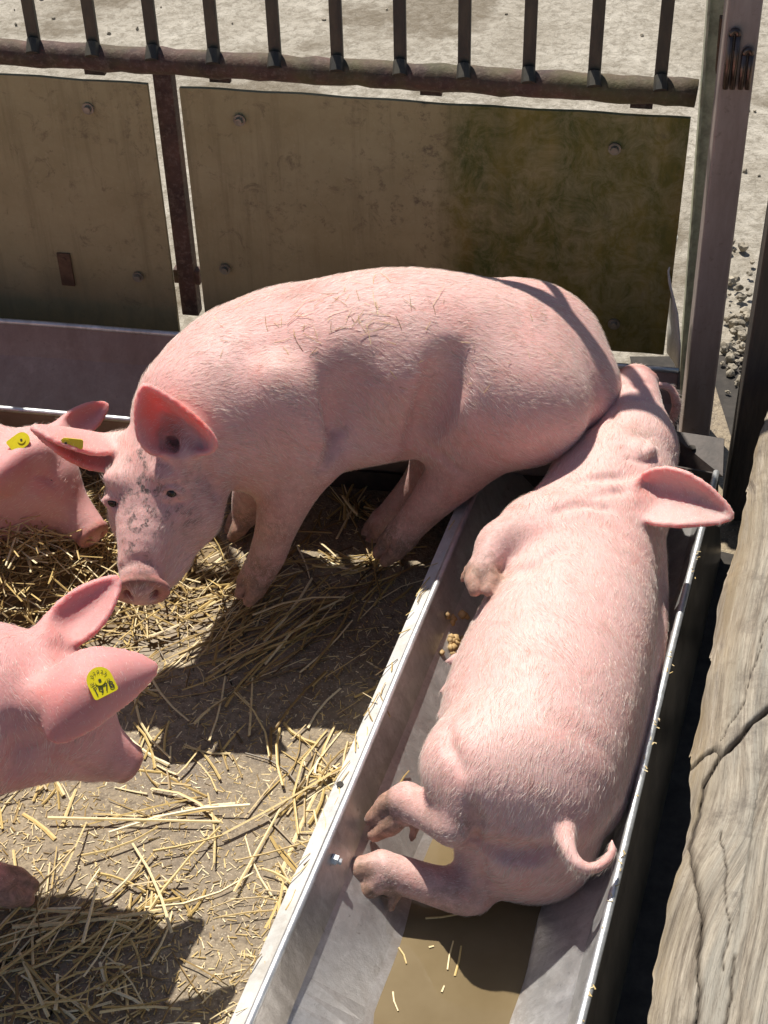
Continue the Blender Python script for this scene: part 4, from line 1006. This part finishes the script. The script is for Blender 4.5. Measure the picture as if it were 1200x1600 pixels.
# ---------------------------------------------------------------- pig in the foreground at the left edge, head down to the right
def pig_front():
    root = empty('pig', 'pink pig leaving the left edge with a numbered yellow ear tag', 'pig')
    f = Field()
    A, ra = px(-165, 1120, 150, z=.40); B, rb = px(-330, 1130, 178, z=.40); C, rc = px(-520, 1130, 180, z=.40); D, rd = px(-700, 1130, 160, z=.39)
    N, rn = px(-20, 1106, 128, z=.39); f.chain([(D, rd), (C, rc), (B, rb), (A, ra), (N, rn)], .05)
    Hd, rhd = px(75, 1098, 92, z=.39); f.chain([(N, rn), (Hd, rhd)], .04)
    J, rj = px(70, 1150, 66, z=.35); f.ell(J, ((1, 0, 0), (0, 1, 0), UP), (rj * 1.2, rj, rj), .04)
    M_, rm = px(138, 1158, 52, z=.325); Sn, rsn = px(178, 1183, 37, z=.29); f.chain([(Hd, rhd * .9), (M_, rm), (Sn, rsn)], .03, 'head')
    f.chain([(J, rj * .7), px(140, 1190, 30, z=.27)], .03)
    sd = nrm(W(212, 1195, z=.255) - W(165, 1172, z=.30)); sx = nrm(np.cross(sd, UP)); su = np.cross(sx, sd)
    f.disc(Sn + sd * .027, (sx, su, sd), .031, .033, .008, .006, .008, 'snout')
    for sg in (-1, 1): f.ell(Sn + sd * .036 + sx * (.014 * sg), (sx, su, sd), (.006, .008, .012), .004, None, True)
    f.crease_px([(152, 1207), (135, 1203), (118, 1198), (100, 1190)], .0022, .010); f.crease_px([(20, 1130), (30, 1170), (22, 1205)], .004, .03)
    # far ear, standing up and forward
    eb = f.hit(72, 1002, -.006); et = W(183, 905, z=float(eb[2]) + .03)
    p1 = ear_sheet(eb, et, C_(-18, -18, .0), C_(6, 4, .035), C_(24, 22, -.014), n=(60, 52), pw=.78, w0=.40)
    f.cloud(p1, .0057, .012, 'ear'); f.cone(eb, Hd + np.array([0, .05, .04]), .024, .03, .028)
    # near ear, flopped forward to the right, its lower edge rolled out
    eb2 = f.hit(78, 1085, .0); et2 = W(243, 1044, z=float(eb2[2]) - .005)
    p2 = ear_sheet(eb2, et2, C_(-4, -34, .012), C_(4, 0, -.075), C_(-10, 66, -.034), bow=C_(0, -8, -.012), n=(60, 56), pw=.60, w0=.45)
    f.cloud(p2, .0057, .012, 'ear'); f.cone(eb2 + np.array([-.01, .0, -.012]), Hd + np.array([-.02, 0, .03]), .030, .04, .028)
    # legs
    hoof = W(25, 1385, z=.035); f.chain([(W(-90, 1190, z=.34), .075), (W(-95, 1280, z=.22), .048), (W(-60, 1345, z=.11), .034), (W(-5, 1378, z=.05), .026)], .03, 'leg'); claw(f, W(-5, 1378, z=.05), np.array([.8, -.1, -.35]), np.array([.15, 1, 0]), .020, .055, .017, dew=False)
    for (x, y) in ((-200, 1190),):
        g = W(x, y, z=.01); f.chain([(g + np.array([0, 0, .36]), .07), (g + np.array([0, 0, .15]), .036), (g + np.array([.01, 0, .05]), .028)], .03, 'leg'); claw(f, g + np.array([.01, 0, .05]), np.array([.6, 0, -.6]), np.array([0, 1, 0]), .018, .045, .016, dew=False)
    for dy in (-.11, .11):
        g = np.array([D[0] - .02, D[1] + dy, .01]); f.chain([(g + np.array([.03, 0, .34]), .11), (g + np.array([-.05, 0, .2]), .045), (g + np.array([0, 0, .05]), .028)], .04, 'leg'); claw(f, g + np.array([0, 0, .05]), np.array([.6, 0, -.6]), np.array([0, 1, 0]), .018, .045, .016, dew=False)
    anchors = [(Hd, np.array([-1, .2, 0])), (N, np.array([-1, 0, -.2])), (A, np.array([-1, 0, -.3])), (N - UP * .1, np.array([-1, 0, -.6])), (M_, np.array([-1, 0, .3])), (eb2, np.array([.6, -.6, -.3])), (J, np.array([.3, -.5, -.8]))]
    finish_pig(root, f, m_skin('rosy_skin', (.63, .32, .30), (.62, .23, .225), .6), anchors, 45000, [(hoof, .06, .7), (f.hit(170, 1210), .04, .3)], (), [(f.hit(80, 1070), .07, .25), (f.hit(85, 1005), .06, .2)], 8)
    # tag stands a little off the ear on its stud, round end away from the viewer
    tgt = f.hit(157, 1065, .012); ear_tag(root, tgt, nrm([.10, -.62, .78]), nrm(W(147, 1045, z=.46) - W(166, 1084, z=.44)), .037, .043, True)
    return root
pig3 = pig_front()

# ---------------------------------------------------------------- pig lying in the straw behind, at the left edge
def pig_back():
    root = empty('pig', 'pig resting its head on the straw heap at the left edge', 'pig')
    f = Field()
    Hd, rhd = px(52, 742, 66, z=.225); N, rn = px(-45, 750, 96, z=.22); A, ra = px(-150, 760, 140, z=.23); B, rb = px(-330, 780, 160, z=.23); C, rc = px(-500, 800, 140, z=.22)
    f.chain([(C, rc), (B, rb), (A, ra), (N, rn), (Hd, rhd)], .05)
    J, rj = px(20, 805, 48, z=.15); f.ell(J, ((1, 0, 0), (0, 1, 0), UP), (rj * 1.1, rj, rj), .04)
    M_, rm = px(106, 796, 37, z=.165); Sn, rsn = px(136, 824, 27, z=.14); f.chain([(Hd, rhd * .92), (M_, rm), (Sn, rsn)], .03, 'head'); f.chain([(J, rj * .7), px(95, 825, 30, z=.11)], .03)
    sd = nrm(nrm(W(165, 842, z=.11) - W(110, 795, z=.165)) + np.array([0, -.45, .15])); sx = nrm(np.cross(sd, UP)); su = np.cross(sx, sd)
    f.disc(Sn + sd * .020, (sx, su, sd), .036, .034, .008, .006, .005, 'snout')
    for sg in (-1, 1): f.ell(Sn + sd * .029 + sx * (.014 * sg), (sx, su, sd), (.006, .008, .012), .004, None, True)
    eb = f.hit(92, 678, -.004); et = W(166, 633, z=float(eb[2]) + .01); f.cloud(ear_sheet(eb, et, C_(-8, -20, .0), C_(4, 2, .04), C_(14, 22, -.008), n=(50, 44), pw=.75, w0=.5), .0057, .012, 'ear')
    f.cone(eb, Hd + np.array([.01, .04, .05]), .022, .03, .028)
    eb2 = f.hit(58, 706, -.004); et2 = W(-30, 765, z=float(eb2[2]) - .02)
    p2 = ear_sheet(eb2, et2, C_(-8, -34, .01), C_(0, -6, -.065), C_(6, 36, .012), n=(58, 54), pw=.62, w0=.5); f.cloud(p2, .0057, .012, 'ear'); f.cone(eb2, Hd + np.array([0, -.01, .04]), .026, .035, .028)
    f.crease_px([(88, 806), (100, 816), (112, 822)], .002, .008); f.crease_px([(62, 742), (76, 748), (90, 760)], .003, .012)
    for dx in (-.25, -.75):
        g = np.array([A[0] + dx + .1, A[1] - .2, .04]); f.chain([(g + np.array([0, .12, .12]), .075), (g + np.array([.06, .02, .04]), .038), (g + np.array([.16, -.02, .02]), .026)], .03, 'leg'); claw(f, g + np.array([.16, -.02, .02]), np.array([1, -.1, -.05]), np.array([0, 1, 0]), .017, .045, .016, dew=False)
    anchors = [(Hd, np.array([-1, .2, -.3])), (N, np.array([-1, 0, -.3])), (M_, np.array([-.8, .2, -.2])), (J, np.array([-.6, 0, -.8]))]
    finish_pig(root, f, m_skin('rosy_skin_b', (.66, .355, .335), (.64, .265, .255), .6), anchors, 28000, [(f.hit(100, 830), .05, .3)], (), [(f.hit(70, 755), .03, .5)], 9)
    ear_tag(root, f.hit(30, 690, .010), np.array([.1, -.6, .8]), np.array([.8, .75, .1]), .030, .042, False)
    eye(root, f.hit(80, 750, -.0055), .006, None)
    return root
pig4 = pig_back()
# ================================================================ straw, chaff, grain
def straws(name, items, mat, parent=None, label=None, cat='straw', seed=0, nseg=3):
    """items: list of (pos, heading angle, length, width, lift, tint)"""
    r = np.random.default_rng(seed); n = len(items)
    P = np.array([i[0] for i in items]); ang = np.array([i[1] for i in items]); L = np.array([i[2] for i in items]); Wd = np.array([i[3] for i in items]); lift = np.array([i[4] for i in items]); tint = np.array([i[5] for i in items])
    d = np.stack([np.cos(ang), np.sin(ang), lift], 1); d /= np.linalg.norm(d, axis=1, keepdims=True)
    s = np.stack([-np.sin(ang), np.cos(ang), np.zeros(n)], 1); u = np.cross(d, s)
    roll = r.uniform(-.6, .6, n)[:, None]; s2 = s * np.cos(roll) + u * np.sin(roll); u2 = -s * np.sin(roll) + u * np.cos(roll)
    bend = r.normal(0, .05, n); sag = r.normal(0, .02, n)
    V = []; ts = np.linspace(-.5, .5, nseg + 1)
    flat = r.uniform(.35, .8, n)
    for t in ts:
        c = P + d * (L * t)[:, None] + s * (bend * L * (4 * t * t))[:, None] + np.array([0, 0, 1.0]) * (sag * L * (1 - 4 * t * t))[:, None]
        w = (Wd * .5 * (1 - .25 * (t + .5)))[:, None]
        V += [c - s2 * w, c + u2 * w * flat[:, None], c + s2 * w, c - u2 * w * flat[:, None] * .6]
    V = np.stack(V, 1).reshape(-1, 3); V[:, 2] = np.maximum(V[:, 2], .0012)
    base = np.arange(n)[:, None] * 4 * (nseg + 1); Q = []
    for k in range(nseg):
        for j in range(4):
            Q.append(base + np.array([[4 * k + j, 4 * k + (j + 1) % 4, 4 * k + 4 + (j + 1) % 4, 4 * k + 4 + j]]))
    for e in (0, 4 * nseg): Q.append(base + np.array([[e, e + 1, e + 2, e + 3]]))
    me = np_mesh(name, V, np.concatenate(Q), smooth=False); point_attr(me, 'tint', np.repeat(tint, 4 * (nseg + 1)))
    o = obj(name, me, mat, parent); tag(o, label, cat, kind='stuff'); return o
R_ = np.random.default_rng(21)
def tintv(b=.6): return float(np.clip(R_.normal(b, .27), 0, 1))
def gauss_px(x, y, sx, sy, z=0.0): return W(R_.normal(x, sx), R_.normal(y, sy), z=z)
def in_trough(p):
    q = p - np.array([La[0], La[1], 0]); dd = np.array([td[0], td[1], 0]); u = float(q @ np.array([td[1], -td[0], 0])); return u > -.045
long_items, chaff = [], []
def scatter(n, x, y, sx, sy, Lr, ang=None, aspread=9.0, wid=(.0030, .0072), layers=.004, b=.6, lft=.03):
    cl = [(R_.normal(x, sx), R_.normal(y, sy), R_.uniform(.12, .55), R_.uniform(0, math.pi) if ang is None else R_.normal(ang, aspread)) for _ in range(max(3, n // 9))]
    for _ in range(n):
        c = cl[int(len(cl) * R_.random() ** 1.6)]
        p = W(R_.normal(c[0], sx * c[2]), R_.normal(c[1], sy * c[2]), z=0.0)
        if in_trough(p): continue
        a = R_.normal(c[3], .55) if ang is None else R_.normal(ang, aspread)
        L = R_.uniform(*Lr) * R_.uniform(.35, 1.15); p = p + UP * (.002 + abs(R_.normal(0, layers)))
        long_items.append((p, a, L, R_.uniform(*wid) * R_.uniform(.6, 1.15), R_.normal(0, lft), tintv(b)))
def pang(x0, y0, x1, y1):
    a, b = W(x0, y0, z=0), W(x1, y1, z=0); return math.atan2(b[1] - a[1], b[0] - a[0])
ta = math.atan2(td[1], td[0])
scatter(121, 120, 1500, 130, 75, (.06, .22), layers=.012)                   # bottom left litter
scatter(51, 60, 1430, 90, 60, (.08, .26), pang(0, 1500, 250, 1330), .45, layers=.012, b=.55)
scatter(36, 260, 1440, 90, 60, (.05, .18), layers=.006)
scatter(35, 330, 1300, 130, 80, (.05, .24), layers=.005)
scatter(29, 480, 1180, 60, 110, (.06, .26), ta, .30, layers=.006)
scatter(13, 400, 1420, 60, 90, (.06, .22), ta, .4, layers=.005)
scatter(108, 400, 950, 85, 55, (.08, .30), pang(230, 1070, 560, 860), .28, layers=.012, b=.5)   # drift by the standing pig
scatter(46, 330, 1020, 70, 40, (.07, .26), pang(230, 1070, 560, 860), .35, layers=.010, b=.52)
scatter(51, 560, 870, 70, 45, (.06, .2), layers=.012, b=.5)
scatter(25, 510, 815, 50, 30, (.06, .2), pang(440, 800, 600, 850), .5, layers=.008, b=.62)
scatter(39, 190, 1020, 60, 35, (.04, .14), layers=.006, b=.65)
scatter(35, 350, 1140, 110, 60, (.05, .2), layers=.004, b=.55)
scatter(28, 150, 1250, 110, 60, (.03, .12), layers=.003)
scatter(20, 560, 1010, 60, 70, (.06, .2), pang(500, 1060, 620, 980), .5)
scatter(36, 180, 640, 50, 14, (.06, .16), layers=.02, b=.7)
for x0, y0, x1, y1, w in ((75, 1280, 345, 1286, .006), (350, 1310, 520, 1215, .006), (240, 1335, 350, 1310, .005), (365, 1395, 440, 1260, .005), (330, 1160, 355, 1060, .005), (130, 1345, 250, 1300, .005), (210, 1450, 340, 1290, .005), (230, 1430, 400, 1375, .005), (380, 1080, 435, 1180, .005), (435, 1230, 430, 1140, .006), (150, 1360, 230, 1390, .005), (440, 1300, 485, 1140, .005), (45, 1510, 60, 1390, .005), (180, 1400, 230, 1340, .005), (30, 1500, 150, 1290, .004), (390, 1150, 395, 1060, .005), (200, 1100, 255, 1190, .005), (510, 1060, 600, 1000, .004), (430, 1480, 440, 1380, .005), (20, 1330, 35, 1420, .005), (75, 1590, 30, 1490, .006), (340, 1350, 330, 1240, .004), (300, 1130, 350, 1090, .006), (230, 1060, 290, 1130, .005)):
    a, b = W(x0, y0, z=.010), W(x1, y1, z=.010); v = b - a
    long_items.append(((a + b) / 2 + UP * R_.uniform(0, .006), math.atan2(v[1], v[0]), float(np.linalg.norm(v)), w, 0.0, R_.uniform(.65, .95)))
for _ in range(6500):
    x, y = R_.uniform(-60, 640), R_.uniform(780, 1640); p = W(x, y, z=.0015)
    if in_trough(p): continue
    chaff.append((p, R_.uniform(0, 3.14), R_.uniform(.003, .020), R_.uniform(.0010, .0030), R_.normal(0, .02), tintv(.62)))
straws('loose_straw', long_items, M['straw'], None, 'loose golden straw strewn over the concrete pen floor', 'straw', 1)
straws('straw_chaff', chaff, M['straw'], None, 'short straw chaff scattered on the concrete pen floor', 'chaff', 2, 1)
# heap at the left
hc = W(30, 905, z=0); heap = []
def hz(p):
    q = (p - hc); return .135 * math.exp(-(q[0] / .24) ** 2 - (q[1] / .17) ** 2) + .09 * math.exp(-((q[0] + .25) / .3) ** 2 - (q[1] / .25) ** 2)
for _ in range(3000):
    p = hc + np.array([R_.normal(-.06, .22), R_.normal(.02, .15), 0]); z = hz(p)
    if z < .006 and R_.random() < .6: continue
    p = p + UP * (.004 + z * R_.uniform(.75, 1.12)); heap.append((p, R_.uniform(0, 3.14), R_.uniform(.04, .2), R_.uniform(.002, .0042), R_.normal(0, .22), tintv(.52)))
n = 40; V = []; 
for i in range(n):
    for j in range(n):
        p = hc + np.array([-.75 + 1.35 * i / (n - 1), -.42 + .84 * j / (n - 1), 0]); V.append(p + UP * (hz(p) * .85 - .004))
V = np.array(V); ii = np.arange(n * n).reshape(n, n); Q = np.stack([ii[:-1, :-1], ii[1:, :-1], ii[1:, 1:], ii[:-1, 1:]], -1).reshape(-1, 4)
hm = np_mesh('heap_core', V, Q); point_attr(hm, 'tint', np.full(len(V), .12))
hp = empty('straw_heap', 'heap of golden straw piled at the left edge by the pigs', 'straw heap')
obj('heap_core', hm, M['straw'], hp); straws('heap_straw', heap, M['straw'], hp, None, None, 3)
# bits in the trough: straws afloat and on the flange, feed pellets
fl = []
for x0, y0, x1, y1 in ((698, 1515, 707, 1470), (712, 1525, 722, 1478), (625, 1480, 637, 1505), (612, 1550, 620, 1580), (555, 1540, 558, 1555), (670, 1480, 678, 1478), (665, 1436, 715, 1430), (690, 1550, 694, 1540)):
    a, b = W(x0, y0, z=.0555), W(x1, y1, z=.0555); v = b - a; fl.append(((a + b) / 2, math.atan2(v[1], v[0]), float(np.linalg.norm(v)), .0035, 0, R_.uniform(.6, .95)))
for s_, u_, z_, L_ in ((1.02, .06, .115, .16), (.98, .10, .072, .05), (1.05, .08, .095, .04), (.55, .05, .125, .03), (.2, .02, .165, .03), (.9, TW - .02, .165, .12), (.7, TW - .03, .145, .06)):
    fl.append((T1(s_, u_, z_), ta + R_.normal(0, .12), L_, .0032, 0, R_.uniform(.3, .8)))
for k in range(36):
    s_ = R_.uniform(-.1, 1.25); fl.append((T1(s_, -.020 + R_.normal(0, .006), TH - .009), ta + R_.normal(0, .5), R_.uniform(.01, .06), .0022, 0, tintv(.5)))
for k in range(60):
    s_ = R_.uniform(-.3, 1.15); fl.append((T1(s_, TW + R_.normal(.004, .003), TH + .010), R_.uniform(0, 3), R_.uniform(.003, .010), .002, 0, tintv(.7)))
straws('trough_straw', fl, M['straw'], None, 'straw bits floating in and stuck to the steel trough', 'straw', 4, 2)
M['pellet'] = m_plain('feed_pellet', (.45, .30, .13), .6, 0, .3, 60)
bm = bmesh.new()
for k in range(26):
    x_, y_ = R_.normal(712, 8), R_.normal(1000, 26); z_ = .10
    for _i in range(6):
        c = W(x_, y_, z=z_); u_ = float((c - np.array([La[0], La[1], 0])) @ np.array([td[1], -td[0], 0])); z_ = float(np.interp(u_, [0, .025, .105, .15], [TH, .145, .062, .056])) + .006
    r = R_.uniform(.005, .010)
    me = stone_mesh(r, 300 + k); me.transform(Matrix.Translation(Vector(c))); bm.from_mesh(me); bpy.data.meshes.remove(me)
tag(obj('feed_grain', bm_mesh('feed_grain', bm, True), M['pellet']), 'yellow feed grains lying against the left trough wall', 'feed', kind='stuff')
# straw on the backs
bs = []
deps = bpy.context.evaluated_depsgraph_get()
from mathutils.bvhtree import BVHTree
def on_pig(pig, pts, name, label, seed):
    body = [c for c in pig.children if c.name.startswith('body')][0]; me = body.data
    bv = BVHTree.FromPolygons([v.co for v in me.vertices], [p.vertices[:] for p in me.polygons]); it = []
    for x, y, L, a in pts:
        v = W(x, y, Y=3) - _C; h = bv.ray_cast(Vector(_C), Vector(nrm(v)))
        if h[0] is None: continue
        n_ = np.array(h[1]); d = np.array([math.cos(a), math.sin(a), 0]); d = nrm(d - n_ * (d @ n_)); d = d + n_ * 0.05
        it.append((np.array(h[0]) + n_ * .002, math.atan2(d[1], d[0]), L, .0010, d[2] / max(.2, math.hypot(d[0], d[1])), tintv(.55)))
    straws(name, it, M['straw'], None, label, 'straw', seed, 2)
pts = [(R_.normal(470, 85), R_.normal(500, 32), R_.uniform(.01, .045), R_.uniform(0, 3)) for _ in range(46)] + [(R_.normal(560, 40), R_.normal(460, 25), R_.uniform(.01, .04), R_.uniform(0, 3)) for _ in range(25)] + [(R_.uniform(600, 900), R_.uniform(450, 620), R_.uniform(.008, .02), R_.uniform(0, 3)) for _ in range(20)] + [(686, 462, .055, 1.2)]
on_pig(pig1, pts, 'back_straw', 'fine straw bits stuck to the standing pig back', 11)
# ---------------------------------------------------------------- put every Empty at the foot of its thing
def _desc(o):
    for c in o.children:
        yield c; yield from _desc(c)
bpy.context.view_layer.update()
for root in [o for o in COL.objects if o.type == 'EMPTY' and o.parent is None]:
    lo = np.full(3, 1e9); hi = np.full(3, -1e9)
    for c in _desc(root):
        if c.type == 'MESH' and len(c.data.vertices):
            bb = np.array([c.matrix_world @ Vector(b) for b in c.bound_box]); lo = np.minimum(lo, bb.min(0)); hi = np.maximum(hi, bb.max(0))
    base = Vector(((lo[0] + hi[0]) / 2, (lo[1] + hi[1]) / 2, lo[2]))
    root.location = base
    for c in root.children: c.location = c.location - base
